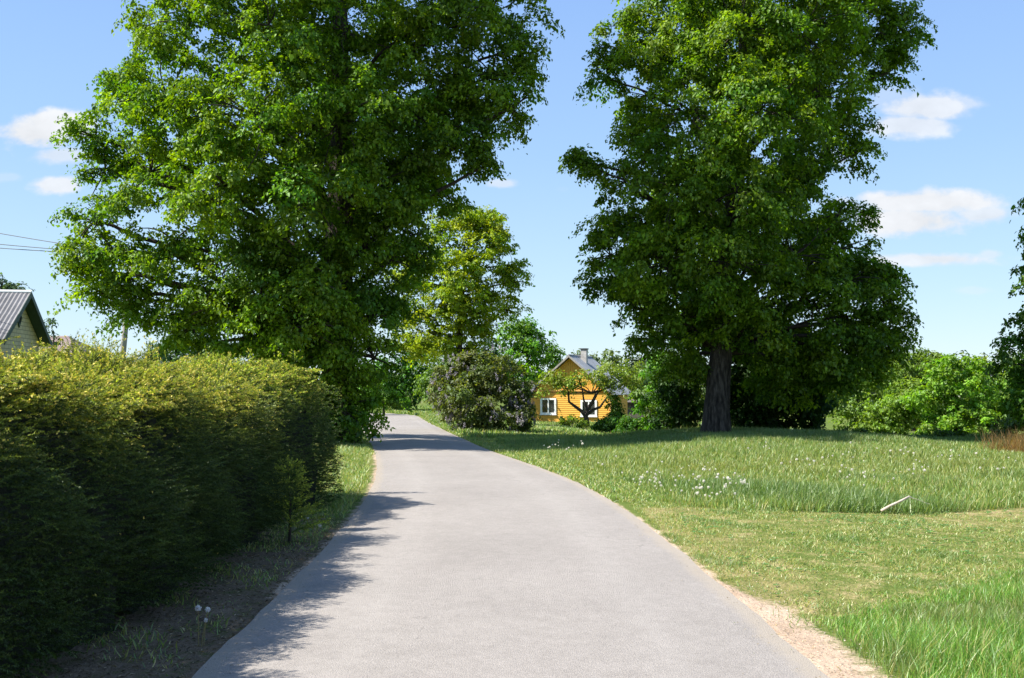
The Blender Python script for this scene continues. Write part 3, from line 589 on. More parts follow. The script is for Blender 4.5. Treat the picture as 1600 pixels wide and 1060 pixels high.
# ---- right background: orchard row
gp = 'light green fruit trees along the far side of the meadow'
for px, Y, bl, lab, bs in [
    (1345, 52, [(1340,600,42,40,0),(1365,580,34,30,1),(1310,600,26,34,1),(1320,640,24,28,0),(1355,650,26,22,0)], 'small pale tree next to the right edge of the big linden, leftmost of the row', (.10,.19,.035)),
    (1385, 47, [(1395,635,34,34,0),(1390,665,36,22,0),(1375,655,24,16,0),(1410,620,26,26,0)], 'low pale round tree, second from the left in the fruit tree row', (.11,.21,.03)),
    (1428, 60, [(1425,585,42,34,0),(1455,575,34,26,0),(1400,590,30,36,1),(1440,660,34,30,0),(1420,640,30,40,0),(1440,630,28,30,0),(1410,585,24,18,0),(1455,590,28,24,0)], 'pale tree set back in the fruit tree row, between its neighbours', (.10,.18,.035)),
    (1495, 44, [(1490,590,42,34,0),(1480,670,46,24,-.3),(1465,620,36,36,0),(1515,620,38,38,0),(1495,655,48,26,-.6),(1485,562,18,12,0),(1520,575,20,14,0)], 'largest bright green tree of the fruit tree row', (.10,.24,.018)),
    (1550, 48, [(1550,605,38,38,0),(1570,645,38,34,0),(1540,660,34,30,0),(1590,600,30,40,0)], 'green tree at the right end of the row, beside the dark drooping maple', (.07,.18,.02))]:
    add_tree('fruit_tree', px, float(Y), bl, .11, lab, group=gp, base=bs, yellow=.3, ycol=(.2,.24,.03), per=52, dens=1.0, leaf=.15, cr=.42, droop=.35, fork=.15)
bush('willow_bush', 1572, 33.0, [(1570,680,28,20,0),(1595,672,22,24,0),(1545,695,18,10,0)], 'grey-green willowy bush at the right edge above the dry reeds', base=(.10,.15,.06), yellow=.0, leaf=.11, cr=.3, per=60, dens=.95)
bush('shade_strip_bush', 1480, 34.0, [(1480,690,44,18,0),(1430,692,40,15,0),(1525,695,34,16,0),(1390,690,26,11,0)], 'long low bush coloured dark as the shade strip below the fruit trees', base=(.03,.07,.012), yellow=.05, leaf=.12, cr=.28, per=50, dens=1.1)  # dark bush added to deepen the shaded strip under the trees
bush('shade_strip_bush', 1350, 38.0, [(1340,684,48,13,0),(1390,688,36,12,0),(1300,682,26,12,0)], 'low bush coloured dark as shade at the foot of the leftmost fruit trees', base=(.04,.09,.012), yellow=.1, leaf=.12, cr=.28, per=50, dens=1.0)  # continues the added dark strip, shade carried by the leaf colour
# dark maple at right edge
add_tree('maple_tree', 1760, 30.0, [(1650,370,50,30,0),(1640,430,58,32,0),(1628,485,58,26,0),(1615,540,55,22,0),(1590,572,42,16,0),(1640,600,55,30,0),(1605,625,45,26,-.5),(1700,450,90,120,0),(1720,300,90,70,0),(1680,560,70,60,0),(1630,650,40,22,0)], .3,
    'dark drooping maple reaching in at the right edge of the picture', base=(.05,.14,.012), yellow=.3, per=85, dens=.95, leaf=.12, cr=.38, droop=1.0)
# far wood
def far_wood():
    B = []
    def row(x0, x1, Y, ytop, hpx, step, jit):
        for px in np.arange(x0, x1, step):
            B.append(pb(Y+rng.uniform(-4, 4), [(px, ytop+hpx*.5+rng.uniform(-jit, jit), step*.75, hpx*.5)])[0])
            B.append(pb(Y-4, [(px+step/2, ytop+hpx*.9, step*.8, hpx*.4)])[0])
    row(855, 1110, 135, 548, 50, 18, 4); row(930, 1110, 100, 580, 70, 22, 4); row(1250, 1640, 130, 550, 52, 20, 4); row(1270, 1640, 85, 572, 90, 26, 6); row(1270, 1640, 80, 615, 60, 26, 4); row(540, 870, 150, 575, 40, 26, 6); row(1080, 1300, 130, 575, 50, 24, 5)
    row(-100, 540, 260, 585, 16, 22, 2); row(1600, 1900, 130, 560, 50, 26, 5)
    o, _ = make_crown(None, B, leaf=.5, cr=1.4, per=26, dens=1.1, base=(.065,.115,.03), yellow=.3, ycol=(.15,.16,.05), mat='leaf_far', name='far_wood', var=.3)
    tag(o, 'far-off belt of mixed woodland along the horizon', 'woodland', kind='stuff')
    root = add_tree('pine_tree', 1003, 110.0, [(1003,545,9,12,0),(997,562,13,10,0),(1010,570,14,12,0),(1000,585,16,14,0)], .2, 'grey-green pine top rising above the far wood right of the house', base=(.045,.07,.04), yellow=0, per=34, dens=.9, leaf=.3, cr=.7, mat='leaf_far')
far_wood()
# ------------------------------------------------------------------ orange house
def rake_roof(mb, x0, z0, x1, z1, y0, y1, th):
    """one roof slope from (x0,z0) eave to (x1,z1) ridge, running y0..y1, as a slab"""
    if x0 < x1: q = [(x0, y0, z0), (x1, y0, z1), (x1, y1, z1), (x0, y1, z0)]
    else: q = [(x0, y0, z0), (x0, y1, z0), (x1, y1, z1), (x1, y0, z1)]
    vs = [Vector(p) for p in q]; n = (vs[1]-vs[0]).cross(vs[3]-vs[0])
    if n.z < 0: q = q[::-1]
    q = [Vector(p) for p in q]; n = (q[1]-q[0]).cross(q[3]-q[0]).normalized()
    return mb.slab(q, th)
def orange_house():
    Y = 77.0; p = P(891.5, 661, Y); th = R(20)
    root = empty('wooden_house', (p[0], Y, p[2]), -th, label='orange wooden house with grey gabled roof and two white windows', cat='house')
    W = 3.05; EH = 2.35; AH = 4.95; D = 5.6; sl = (AH-EH)/W
    # core walls
    c = MB(); c.add([(-W+.03,.03,-.8),(W-.03,.03,-.8),(W-.03,.03,EH-.02),(0,.03,AH-.12),(-W+.03,.03,EH-.02),(-W+.03,D,-.8),(W-.03,D,-.8),(W-.03,D,EH-.02),(0,D,AH-.12),(-W+.03,D,EH-.02)],
        [(0,1,2,3,4),(9,8,7,6,5),(0,5,6,1),(1,6,7,2),(4,9,5,0)])
    c.build('wall', M['orange_board'], root)
    b = MB(); wins = [(-1.74,.62), (1.43,.50)]; ww, wh = 1.22, 1.22
    z = -.5
    while z < EH-.14:
        z1 = z+.145; xs = [(-W, W)]
        for wx, wz in wins:
            if z1 > wz-.02 and z < wz+wh+.02:
                new = []
                for a, d in xs:
                    if wx-ww/2 > a and wx+ww/2 < d: new += [(a, wx-ww/2), (wx+ww/2, d)]
                    else: new.append((a, d))
                xs = new
        for a, d in xs:
            b.add([(a,-.030,z),(d,-.030,z),(d,-.006,z1),(a,-.006,z1),(a,.02,z),(d,.02,z)], [(0,1,2,3),(4,5,1,0)])
        z = z1
    b.build('siding', M['orange_board'], root)
    g = MB(); x = -W
    while x < W-.01:       # vertical boards of the gable
        x1 = min(x+.14, W); h0 = AH-abs(x+.004)*sl-.06; h1 = AH-abs(x1-.012)*sl-.06
        if min(h0, h1) > EH+.16:
            g.add([(x+.004,-.06,EH+.12),(x1-.012,-.06,EH+.12),(x1-.012,-.06,h1),(x+.004,-.06,h0),(x+.004,.0,EH+.12),(x1-.012,.0,EH+.12),(x1-.012,0,h1),(x+.004,0,h0)],
                  [(0,1,2,3),(0,4,5,1),(1,5,6,2),(3,7,4,0)])
        x = x1
    g.build('gable_boards', M['orange_board'], root)
    MB().box(-W-.06, W+.06, -.13, 0, EH+.02, EH+.12).build('trim_board', M['orange_trim'], root)
    for s in (-1, 1): MB().box(s*W-.06, s*W+.06, -.06, .06, -.6, EH).build('corner_board', M['orange_trim'], root)
    ov = .42; ex = W+ov; ez = AH-ex*sl
    rf = MB(); rake_roof(rf, -ex, ez+.12, 0, AH+.12, -.45, D+.4, .07); rake_roof(rf, ex, ez+.12, 0, AH+.12, -.45, D+.4, .07)
    # standing seams
    roof = rf.build('roof', M['roof_dark'], root)
    sm = MB()
    for y in np.arange(-.3, D+.3, .5):
        for s in (-1, 1): sm.tube([(s*ex, y, ez+.13), (0, y, AH+.13)], .018, 4)
    sm.tube([(0, -.46, AH+.14), (0, D+.4, AH+.14)], .06, 6); sm.build('seams', M['roof_dark'], roof)
    for s in (-1, 1):
        f = MB(); f.add([(s*ex,-.49,ez+.13),(0,-.49,AH+.13),(0,-.49,AH-.03),(s*ex,-.49,ez-.03),(s*ex,-.455,ez+.13),(0,-.455,AH+.13),(0,-.455,AH-.03),(s*ex,-.455,ez-.03)],
            [(0,1,2,3),(7,6,5,4),(0,4,5,1),(3,2,6,7)]); f.build('bargeboard', M['concrete'], root)
    ch = MB().box(.25,.7,1.9,2.35,AH-.9,AH+.62).build('chimney', M['chimney'], roof)
    MB().box(.20,.75,1.85,2.40,AH+.62,AH+.70).build('chimney_cap', M['dark'], roof)
    for wx, wz in wins:
        f = MB(); x0, x1, z0, z1 = wx-ww/2, wx+ww/2, wz, wz+wh; t = .13
        f.box(x0-.02,x0+t,-.09,.02,z0,z1); f.box(x1-t,x1+.02,-.09,.02,z0,z1); f.box(x0+t,x1-t,-.09,.02,z0,z0+t); f.box(x0+t,x1-t,-.09,.02,z1-t,z1)
        f.box(wx-.045,wx+.045,-.075,.02,z0+t,z1-t)
        win = f.build('window', M['white_paint'], root)
        MB().box(x0+t,wx-.045,-.02,-.012,z0+t,z1-t).box(wx+.045,x1-t,-.02,-.012,z0+t,z1-t).build('pane', M['glass'], win)
        cv = MB()
        for k in range(9):
            u = x0+t+k*(ww-2*t)/9
            if k in (3, 4, 5) and wx > 0: continue
            if k in (0, 1, 2, 3, 4) and wx < 0: continue
            cv.box(u, u+.09, .0, .012+.01*(k % 2), z0+t, z1-t)
        cv.build('curtain', M['curtain'], win)
        MB().box(x0-.06,x1+.06,-.14,.0,z0-.05,z0).build('window_sill', M['white_paint'], win)
    MB().box(-W-.1,W+.1,-.12,.0,-1.2,-.42).build('plinth', M['stone'], root)
orange_house()
def shed():
    Y = 84.0; p = P(990, 655, Y); root = empty('shed', (p[0], Y, p[2]-.2), R(-12), label='grey weathered plank shed with sagging dark roof right of the orange house', cat='shed')
    W, D, H = 2.4, 3.4, 1.6; rz = 2.45
    c = MB(); c.box(-W, W, 0, D, -1, H); c.build('wall', M['wood_grey'], root)
    b = MB()
    for i in range(24):
        x = -W+i*.2; b.box(x+.01, x+.185, -.03, -.002, -.8, H)
    b.build('planks', M['wood_grey'], root)
    r = MB(); r.slab([(-W-.3,-.35,H),(W+.3,-.35,H-.05),(W+.3,D/2,rz-.1),(-W-.3,D/2,rz)], .1); r.slab([(-W-.3,D/2,rz),(W+.3,D/2,rz-.1),(W+.3,D+.35,H),(-W-.3,D+.35,H)], .1)
    r.build('roof', M['roof_thatch'], root)
    MB().box(-.2, .75, -.06, -.032, -.4, 1.4).build('door', M['roof_thatch'], root)
shed()
# ------------------------------------------------------------------ cream house beyond the hedge
def cream_house():
    Y = 50.0; ap = P(46, 457, Y); ap[0] -= .5; g = unit(np.array([-.15, .989, 0])); r = np.array([-g[1], g[0], 0])   # ridge runs off to the left
    # local frame: local x = along gable (g), local y = along the ridge away from the gable
    rz = math.atan2(g[1], g[0])
    gz_ = float(gz0(ap[0], Y)); root = empty('brick_house', (ap[0], Y, gz_), rz, label='cream brick house with grey corrugated roof and green gable trim behind the hedge', cat='house')
    AH = ap[2]-gz_; W = 3.3; sl = .66; EH = AH-.1-W*sl; D = 9.0
    c = MB(); c.add([(-W,0,-.3),(W,0,-.3),(W,0,EH),(0,0,AH-.14),(-W,0,EH),(-W,D,-.3),(W,D,-.3),(W,D,EH),(0,D,AH-.14),(-W,D,EH)],
        [(0,1,2,3,4),(9,8,7,6,5),(0,5,6,1),(1,6,7,2),(4,9,5,0)])
    c.build('wall', M['cream_brick'], root)
    ov = .45; ex = W+ov; ez = AH-ex*sl; go = -.55
    # corrugated slopes: real wavy sheets
    V = []; Q = []
    for s in (-1, 1):
        ys = np.arange(go, D+.5, .05); n = len(ys); zz = .028*np.sin(ys*2*math.pi/.2); b = len(V)
        rows = [(s*ex, ez), (s*ex*.5, (ez+AH)/2+.012), (s*ex*.5, (ez+AH)/2-.012), (0, AH)]
        for (x, z) in rows:
            for y, dz in zip(ys, zz): V.append((x, y, z+dz+.02))
        for k in range(3):
            for i in range(n-1):
                a = b+k*n+i; q = (a, a+1, a+n+1, a+n); Q.append(q if s > 0 else q[::-1])
    rm = MB(); rm.v = V; rm.f = Q; roof = rm.build('roof', M['roof_grey'], root)
    u = MB(); rake_roof(u, -ex, ez-.03, 0, AH-.03, go+.02, D+.45, .05); rake_roof(u, ex, ez-.03, 0, AH-.03, go+.02, D+.45, .05); u.build('roof_boarding', M['green_paint'], roof)
    MB().tube([(0, go-.03, AH+.03), (0, D+.5, AH+.03)], .085, 8).build('ridge_cap', M['white_paint'], roof)
    for s in (-1, 1):
        f = MB(); f.add([(s*ex,go-.03,ez+.03),(0,go-.03,AH+.04),(0,go-.03,AH-.24),(s*ex,go-.03,ez-.25),(s*ex,go,ez+.03),(0,go,AH+.04),(0,go,AH-.24),(s*ex,go,ez-.25)],
            [(0,1,2,3),(7,6,5,4),(0,4,5,1),(3,2,6,7)]); f.build('bargeboard', M['green_paint'], root)
    zc = AH-1.25
    w = MB(); k = .42; w.add([(0,-.06,zc+k*1.15),(k*.85,-.06,zc),(0,-.06,zc-k*1.15),(-k*.85,-.06,zc),(0,.0,zc+k*1.15),(k*.85,.0,zc),(0,0,zc-k*1.15),(-k*.85,0,zc),
        (0,-.06,zc+k*.8),(k*.55,-.06,zc),(0,-.06,zc-k*.8),(-k*.55,-.06,zc)], [(0,1,9,8),(1,2,10,9),(2,3,11,10),(3,0,8,11),(0,4,5,1),(1,5,6,2),(2,6,7,3),(3,7,4,0)])
    win = w.build('gable_window', M['green_paint'], root); MB().add([(0,-.03,zc+k*.8),(k*.55,-.03,zc),(0,-.03,zc-k*.8),(-k*.55,-.03,zc)], [(0,1,2,3)]).build('pane', M['glass'], win)
cream_house()
def brown_house():
    Y = 72.0; a = P(78, 523, Y); b = P(106, 525, Y); c = P(172, 572, Y-4); gz_ = float(gz0(b[0], Y))
    root = empty('brown_roofed_house', (b[0], Y, gz_), 0, label='low house with hipped brown roof, farther back than the cream house', cat='house')
    L = lambda p: np.array(p)-np.array(root.location)
    H = b[2]-gz_; eh = H-2.5; xr = 3.3; x0 = -9.0
    m = MB(); e = [(x0,-4.5,eh),(xr+.4,-4.5,eh),(xr+.4,4.5,eh),(x0,4.5,eh)]; rd = [(x0+3,0,H),(0,0,H)]
    m.add([*e, *rd], [(0,1,5,4),(1,2,5),(2,3,4,5),(3,0,4),(3,2,1,0)]); roof = m.build('roof', M['roof_brown'], root)
    s = MB()
    for i in range(1, 22):      # tile courses as thin raised battens
        u = i/22; 
        s.tube([(x0+3*u+.02,-4.5*(1-u),eh+(H-eh)*u+.012),((xr+.4)*(1-u),-4.5*(1-u),eh+(H-eh)*u+.012)], .02, 4); s.tube([((xr+.4)*(1-u),-4.5*(1-u),eh+(H-eh)*u+.012),((xr+.4)*(1-u),4.5*(1-u),eh+(H-eh)*u+.012)], .02, 4)
    s.build('tile_courses', M['roof_brown'], roof)
    MB().box(x0+.5, xr-.1, -4, 4, -.3, eh-.003).build('wall', M['chimney'], root)
brown_house()
def pole():
    Y = 44.0; top = P(207, 396, Y); bot = P(190, 574, Y); u = (bot-top)/abs(bot[2]-top[2]); gz_ = float(gz0(bot[0], Y)); base = bot+u*(bot[2]-gz_)
    root = empty('utility_pole', base, label='leaning grey concrete utility pole rising beyond the hedge', cat='utility pole')
    t = top-base; MB().tube([(0,0,-.2), tuple(t*.5), tuple(t)], [.15,.125,.1], 10).build('shaft', M['concrete'], root, smooth=True)
    ax = np.array([.12, .5, 0]); ca = t+np.array([0,0,-.25]); MB().tube([tuple(ca-ax*.7), tuple(ca+ax*.7)], .045, 6).build('crossarm', M['dark'], root)
    for k in (-.6, 0, .6):
        q = ca+ax*k; MB().tube([tuple(q), tuple(q+np.array([0,0,.08])), tuple(q+np.array([0,0,.14])), tuple(q+np.array([0,0,.2]))], [.02,.045,.05,.03], 8).build('insulator', M['white_paint'], root)
    b = t*.32; MB().tube([tuple(b-np.array([0,0,.04])), tuple(b+np.array([0,0,.04]))], .15, 10).build('clamp_band', M['dark'], root)
    for i, (k, yl, wd) in enumerate([(-.6, 358, 'topmost thin power line running left from the utility pole'), (0, 375, 'middle power line running left from the utility pole'), (.6, 381, 'lowest power line running left from the utility pole')]):
        s = base+ca+ax*k+np.array([0,0,.2]); e = P(0, yl, Y+1.5); e = s+(e-s)*3
        pts = [tuple(s*(1-v)+e*v+np.array([0,0,-.9*v*(1-v)])) for v in np.linspace(0, 1, 24)]
        m = MB().tube([tuple(np.array(p_)-s) for p_ in pts], .017, 5).build('power_line', M['wire'], loc=s); tag(m, wd, 'power line', 'wires on the utility pole')
pole()
# pond added behind the linden to give the pale glints there
def glint_pond():
    Y = 50; zc = float(P(1195, 677, Y)[2]); n = 40; an = np.arange(n)*2*math.pi/n; c = P(1190, 677, Y)
    V = [(c[0]+3.4*math.cos(a)*(1+.1*math.sin(3*a)), c[1]+7*math.sin(a)*(1+.1*math.cos(2*a)), zc) for a in an]
    m = MB(); m.v = V; m.f = [tuple(range(n))]; o = m.build('glint_pond', M['water']); o['kind'] = 'structure'
glint_pond()
# ------------------------------------------------------------------ spruce hedges
def needles(name, shoots, parent, per=44, nl=.018, nw=.0058, mat='needle', dark=(.030,.056,.010), tipc=(.20,.19,.03), tips=None):
    """shoots: (base (n,3), dir (n,3), length (n,), tip amount (n,))"""
    b, d, L, tipa = shoots; n = len(b); per_ = np.maximum(8, (per*L/.14).astype(int)); idx = np.repeat(np.arange(n), per_); m = len(idx)
    u = rng.random(m)**.8; rad = rdir(m); dd = d[idx]; rad = unit(rad-dd*(rad*dd).sum(1, keepdims=True))
    arch = np.zeros((m, 3)); arch[:, 2] = -.12*L[idx]*u*u+.10*L[idx]*u
    p = b[idx]+dd*(L[idx]*u)[:, None]+arch
    ax = unit(rad*.85+dd*.75); l = nl*rng.uniform(.7, 1.3, m)*(1-.35*(u > .92))
    s = unit(np.cross(ax, rad+rng.normal(size=(m, 3))*.5))
    a = p-s*(nw*.5); c = p+s*(nw*.5); t = p+ax*l[:, None]
    V = np.stack([a, c, t], 1).reshape(-1, 3)
    amt = np.clip(tipa[idx]*np.clip((u-.3)/.45, 0, 1), 0, 1)[:, None]
    br = rng.uniform(.6, 1.4, (m, 1))*np.exp(rng.normal(size=n)*.25)[idx][:, None]
    shade = (np.array(dark)*(1-amt)+np.array(tipc)*amt*rng.uniform(.7, 1.3, (m, 1)))*br
    k = np.arange(m*3)
    if parent is not None: V = V-np.array(parent.location)
    return mesh_np(name, V, k, np.full(m, 3), M[mat], parent, col=np.repeat(shade, 3, axis=0))
def hedge(name, y0, y1, xf, depth, h, label, ntop, nface, rough, round_end=0, tipc=(.23,.20,.028), nl=.017):
    base = (xf-depth/2, (y0+y1)/2, 0); root = empty(name, base, label=label, cat='hedge')
    def prof(y):      # front x, height along the hedge
        e = np.ones_like(y)
        if round_end: e = np.sqrt(np.clip(1-np.clip((y-(y1-round_end))/round_end, 0, 1)**2, 0, 1))
        lump = .13*np.abs(np.sin(y*1.25+.4))*(y1 < 13); seam = .10-lump+np.exp(-((y-11.3)/.50)**2)*(.42 if y1 < 13 else .40); f = xf-.02-seam-(1-e)*depth*.42+.10*np.sin(y*1.9)+.06*np.sin(y*4.7+1); hh = h*(.62+.38*e)-seam*1.0+.03+.10*np.clip((5.6-y)/1.5, 0, 1)+.05*np.sin(y*2.3+.5)+.035*np.sin(y*6.1)
        return f, hh, e
    # solid near-black core, the hedge's inner shade put into its colour
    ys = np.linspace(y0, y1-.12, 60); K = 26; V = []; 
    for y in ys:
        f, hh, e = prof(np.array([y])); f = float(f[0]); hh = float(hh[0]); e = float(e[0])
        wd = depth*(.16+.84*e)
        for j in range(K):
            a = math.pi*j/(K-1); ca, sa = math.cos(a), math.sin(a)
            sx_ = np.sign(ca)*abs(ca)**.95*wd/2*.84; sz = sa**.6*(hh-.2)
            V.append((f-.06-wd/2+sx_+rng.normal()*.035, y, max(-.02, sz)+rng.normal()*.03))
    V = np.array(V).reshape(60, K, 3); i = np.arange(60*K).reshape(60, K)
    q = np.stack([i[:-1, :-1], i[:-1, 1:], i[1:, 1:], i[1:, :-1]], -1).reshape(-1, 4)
    mesh_np('dark_core', V.reshape(-1, 3)-np.array(base), q, np.full(len(q), 4), M['core'], root)
    B = []; D = []; L = []; T = []
    def emit(n, where):
        y = rng.uniform(y0, y1, n); f, hh, e = prof(y); wd = depth*(.16+.84*e); lump = .10*wob(np.stack([y*2.2, rng.random(n)*0+1, y], 1))
        if where == 'face':
            t = rng.random(n)**.85; z = .03+t*(hh-.12); x = f-.06-.62*np.clip((z/hh-.40)/.60, 0, 1)**1.8-.12*np.clip(.25-z, 0, .25)/.25*2
            # tiers: branch layers stand out from the face
            lay = .10*np.sin(z*8+np.sin(y*2.2)*2+y*1.1)+.09*np.sin(y*4.3+z*3)+.04*rng.normal(size=n); x = x+lay
            d = unit(np.c_[np.full(n, 1.0), rng.normal(size=n)*.65, rng.normal(size=n)*.35+.12]); 
            ln = rng.uniform(.07, .20, n)*rough; tip = np.clip(.06+1.0*(z/hh-.62)/.38, .06, 1)*rng.uniform(.15, 1.2, n)  # golden growth fades downward; the sunlit upper band is painted in with it
            back = rng.random(n) < .3; x = np.where(back, x-.16, x)
        elif where == 'top':
            s = rng.random(n); x = f-.52-s*(wd-.6); edge = np.clip((s-.0)/.25, 0, 1)
            z = hh-.20*(1-edge)**2-.08*np.clip((s-.8)/.2, 0, 1)+.05*np.sin(x*5+y*3)+.04*rng.normal(size=n)-.05
            d = unit(np.c_[rng.normal(size=n)*.6+.35*(1-edge), rng.normal(size=n)*.6, rng.uniform(.15, .9, n)]); ln = rng.uniform(.08, .22, n)*rough; tip = rng.uniform(.3, 1.2, n); z = z-.08*rng.random(n)
        else:  # far rounded end
            a = rng.uniform(-1, 1, n); z = .05+rng.random(n)**.8*(h*.8); y = y1-.02-.25*np.abs(a)**2*round_end*.3+.05*rng.normal(size=n)-.15*(z/h)**3; x = xf-depth*.5+a*depth*.42
            d = unit(np.c_[a*.8, np.full(n, .9), rng.normal(size=n)*.3+.1]); ln = rng.uniform(.08, .2, n)*rough; tip = np.clip(z/h-.4, .1, .7)
        B.append(np.c_[x, y, z]); D.append(d); L.append(ln); T.append(tip)
    emit(nface, 'face'); emit(ntop, 'top')
    if round_end: emit(int(nface*.25), 'end')
    # arching boughs carrying side shoots
    nb = int(ntop*.06*rough**2)
    for _ in range(nb):
        y = rng.uniform(y0+.1, y1-.3); f, hh, e = prof(np.array([y])); s = rng.random()**1.3
        p = np.array([f[0]-.40-s*(depth*.62), y, hh[0]-.14-.12*rng.random()]); d = unit(np.array([rng.normal()*.5+.75*(1-s), rng.normal()*.55, rng.uniform(.05, .6)])); ln = rng.uniform(.18, .44)*min(1, rough)
        nsx = 20; u = np.linspace(.25, 1, nsx); side = unit(np.cross(d, np.array([0, 0, 1.]))); sg = np.where(np.arange(nsx) % 2, 1, -1)
        q = p+d*(ln*u)[:, None]; q[:, 2] += -.10*ln*u*u
        dd = unit(d*.8+side*sg[:, None]*.75+rng.normal(size=(nsx, 3))*.12); B.append(q); D.append(dd); L.append(((1-u*.75)*ln*.42+.03)); T.append(rng.uniform(.6, 1.2, nsx))
        B.append(p[None]+d*ln*.5); D.append(d[None]); L.append(np.array([ln*.55])); T.append(np.array([1.0]))
        B.append(p[None]); D.append(d[None]); L.append(np.array([ln*.55])); T.append(np.array([.6]))
    for _ in range(70 if y1 < 13 else 16):      # long side shoots reaching out over the verge
        y = rng.uniform(y0+.3, y1-.6); f, hh, e = prof(np.array([y])); p = np.array([f[0]-.42, y, hh[0]*rng.uniform(.72, .93)]); ln = rng.uniform(.16, .36); d = unit(np.array([1., rng.normal()*.35, rng.uniform(.15, .7)]))
        B.append(p[None]); D.append(d[None]); L.append(np.array([ln])); T.append(np.array([.9]))
        m_ = 6; u = np.linspace(.35, .9, m_); sg = np.where(np.arange(m_) % 2, 1, -1); B.append(p+d*(ln*u)[:, None]); D.append(unit(d*.8+np.c_[np.zeros(m_), sg*.8, np.zeros(m_)])); L.append((1.1-u)*.12+.03); T.append(np.full(m_, .9))
    for _ in range(34 if y1 < 13 else 10):      # leaders standing above the cut
        y = rng.uniform(y0+.3, y1-.6); f, hh, e = prof(np.array([y])); p = np.array([f[0]-.45-rng.random()*.8, y, hh[0]-.1]); ln = rng.uniform(.14, .34); d = unit(np.array([rng.normal()*.25+.1, rng.normal()*.3, 1.]))
        B.append(p[None]); D.append(d[None]); L.append(np.array([ln])); T.append(np.array([1.]))
        m_ = 8; u = np.linspace(.3, .9, m_); a_ = rng.uniform(0, 6.28, m_); B.append(p+d*(ln*u)[:, None]); D.append(unit(d*.6+np.c_[np.cos(a_), np.sin(a_), np.full(m_, .2)])); L.append((1.1-u)*.13+.03); T.append(np.full(m_, 1.))
    B, D, L, T = map(np.concatenate, (B, D, L, T)); 
    needles('needles', (B, D, L, T), root, tipc=tipc, per=40, nl=nl)
    # young shoot tips: small buds at the ends, most on top as painted sun specks
    tp = (rng.random(len(B)) < np.clip(T, 0, 1)**1.8*.9); e = B[tp]+D[tp]*L[tp][:, None]; e[:, 2] += -.02*L[tp]; m = len(e)
    k = np.array([[.55,.46,.10]])*rng.uniform(.6, 1.3, (m, 1))+rng.uniform(0, .10, (m, 1))*np.array([[1, .5, .15]])
    leaves_mesh('young_lit_tips', np.repeat(e, 3, 0)-np.array(base)+rng.normal(size=(m*3, 3))*.006, rdir(m*3), np.repeat(D[tp], 3, 0)+rdir(m*3)*.5, rng.uniform(.012, .026, m*3), np.repeat(k, 3, 0), M['needle'], root, aspect=.5)
    return root
hedge('spruce_hedge', 2.0, 11.4, -2.52, 1.8, 1.71, 'long shaggy spruce hedge filling the lower left, golden tips along its top', 8200, 12500, 1.4, round_end=.7, tipc=(.38,.42,.045))
hedge('spruce_hedge', 11.2, 15.3, -2.38, 2.3, 1.98, 'rounded clipped yellow-green hedge at the far end, taller than the shaggy spruce hedge', 8500, 7000, .62, round_end=1.9, tipc=(.38,.47,.035), nl=.021)
def sapling():
    b = P(418, 838, 11.0); root = empty('spruce_sapling', (b[0]+.30, 10.7, 0), label='young pale spruce sapling leaning out of the foot of the hedge', cat='sapling')
    o = np.array(root.location); B = []; D = []; L = []; T = []
    MB().tube([(0, 0, -.05), (0, .02, .4), (-.03, .02, .8)], [.018, .012, .005], 6).build('stem', M['bark_dark'], root)
    for z in np.linspace(.1, .78, 12):
        for k in range(7):
            a = rng.uniform(0, 6.28); d = unit(np.array([math.cos(a)+.25, math.sin(a)-.2, .45])); ln = (.9-z)*.42+.06
            for u in np.linspace(.2, 1, 7):
                p = o+np.array([-.02*z, .02, z])+d*ln*u; s = unit(d+rng.normal(size=3)*.5); B.append(p); D.append(s); L.append(.08*(1.2-u*.5)); T.append(rng.uniform(.4, 1))
            B.append(o+np.array([0, .02, z])); D.append(d); L.append(ln); T.append(.6)
    B.append(o+np.array([-.03, .02, .75])); D.append(np.array([0, 0, 1.])); L.append(.16); T.append(.8)
    needles('needles', (np.array(B), np.array(D), np.array(L), np.array(T)), root, per=40, nl=.017, dark=(.07,.12,.015), tipc=(.38,.42,.05))
sapling()
# ------------------------------------------------------------------ grass
def blades(name, x, y, h, wd, cols, label, lean=.35, curve=.5, category='grass', mat='grass'):
    n = len(x); z = gz0(x, y)-.005; a = rng.uniform(0, 2*math.pi, n); s = np.c_[np.cos(a), np.sin(a), np.zeros(n)]
    d = np.c_[rng.normal(size=n)*lean+.08, rng.normal(size=n)*lean, np.ones(n)]; d = unit(d)
    b = np.c_[x, y, z]; mid = b+d*(h*.55)[:, None]; ben = np.c_[np.clip(rng.normal(size=n), -1.5, 1.5), np.clip(rng.normal(size=n), -1.5, 1.5), np.full(n, -.35)]*(h*curve*.35)[:, None]
    tip = b+d*h[:, None]+ben; w2 = wd[:, None]*.5
    V = np.stack([b-s*w2, b+s*w2, mid+s*w2*.8+ben*.22, tip, mid-s*w2*.8+ben*.22], 1).reshape(-1, 3)
    k = np.arange(n)*5; q = np.stack([k, k+1, k+2, k+4, k+4, k+2, k+3], 1)
    o = mesh_np(name, V, q, np.tile([4, 3], n), M[mat], col=np.repeat(cols, 5, axis=0)); return tag(o, label, category, kind='stuff')
def scatter(n, y0, y1, fx0, fx1, power=1.0):
    u = rng.random(n)**power; y = y0+(y1-y0)*u; x0 = fx0(y); x1 = fx1(y); x = x0+(x1-x0)*rng.random(n); keep = rng.random(n) < (x1-x0)/np.max(x1-x0); return x[keep], y[keep]
def pal(n, cs, wts, v=.2):
    i = rng.choice(len(cs), n, p=np.array(wts)/sum(wts)); return np.array(cs)[i]*np.exp(rng.normal(size=(n, 1))*v)
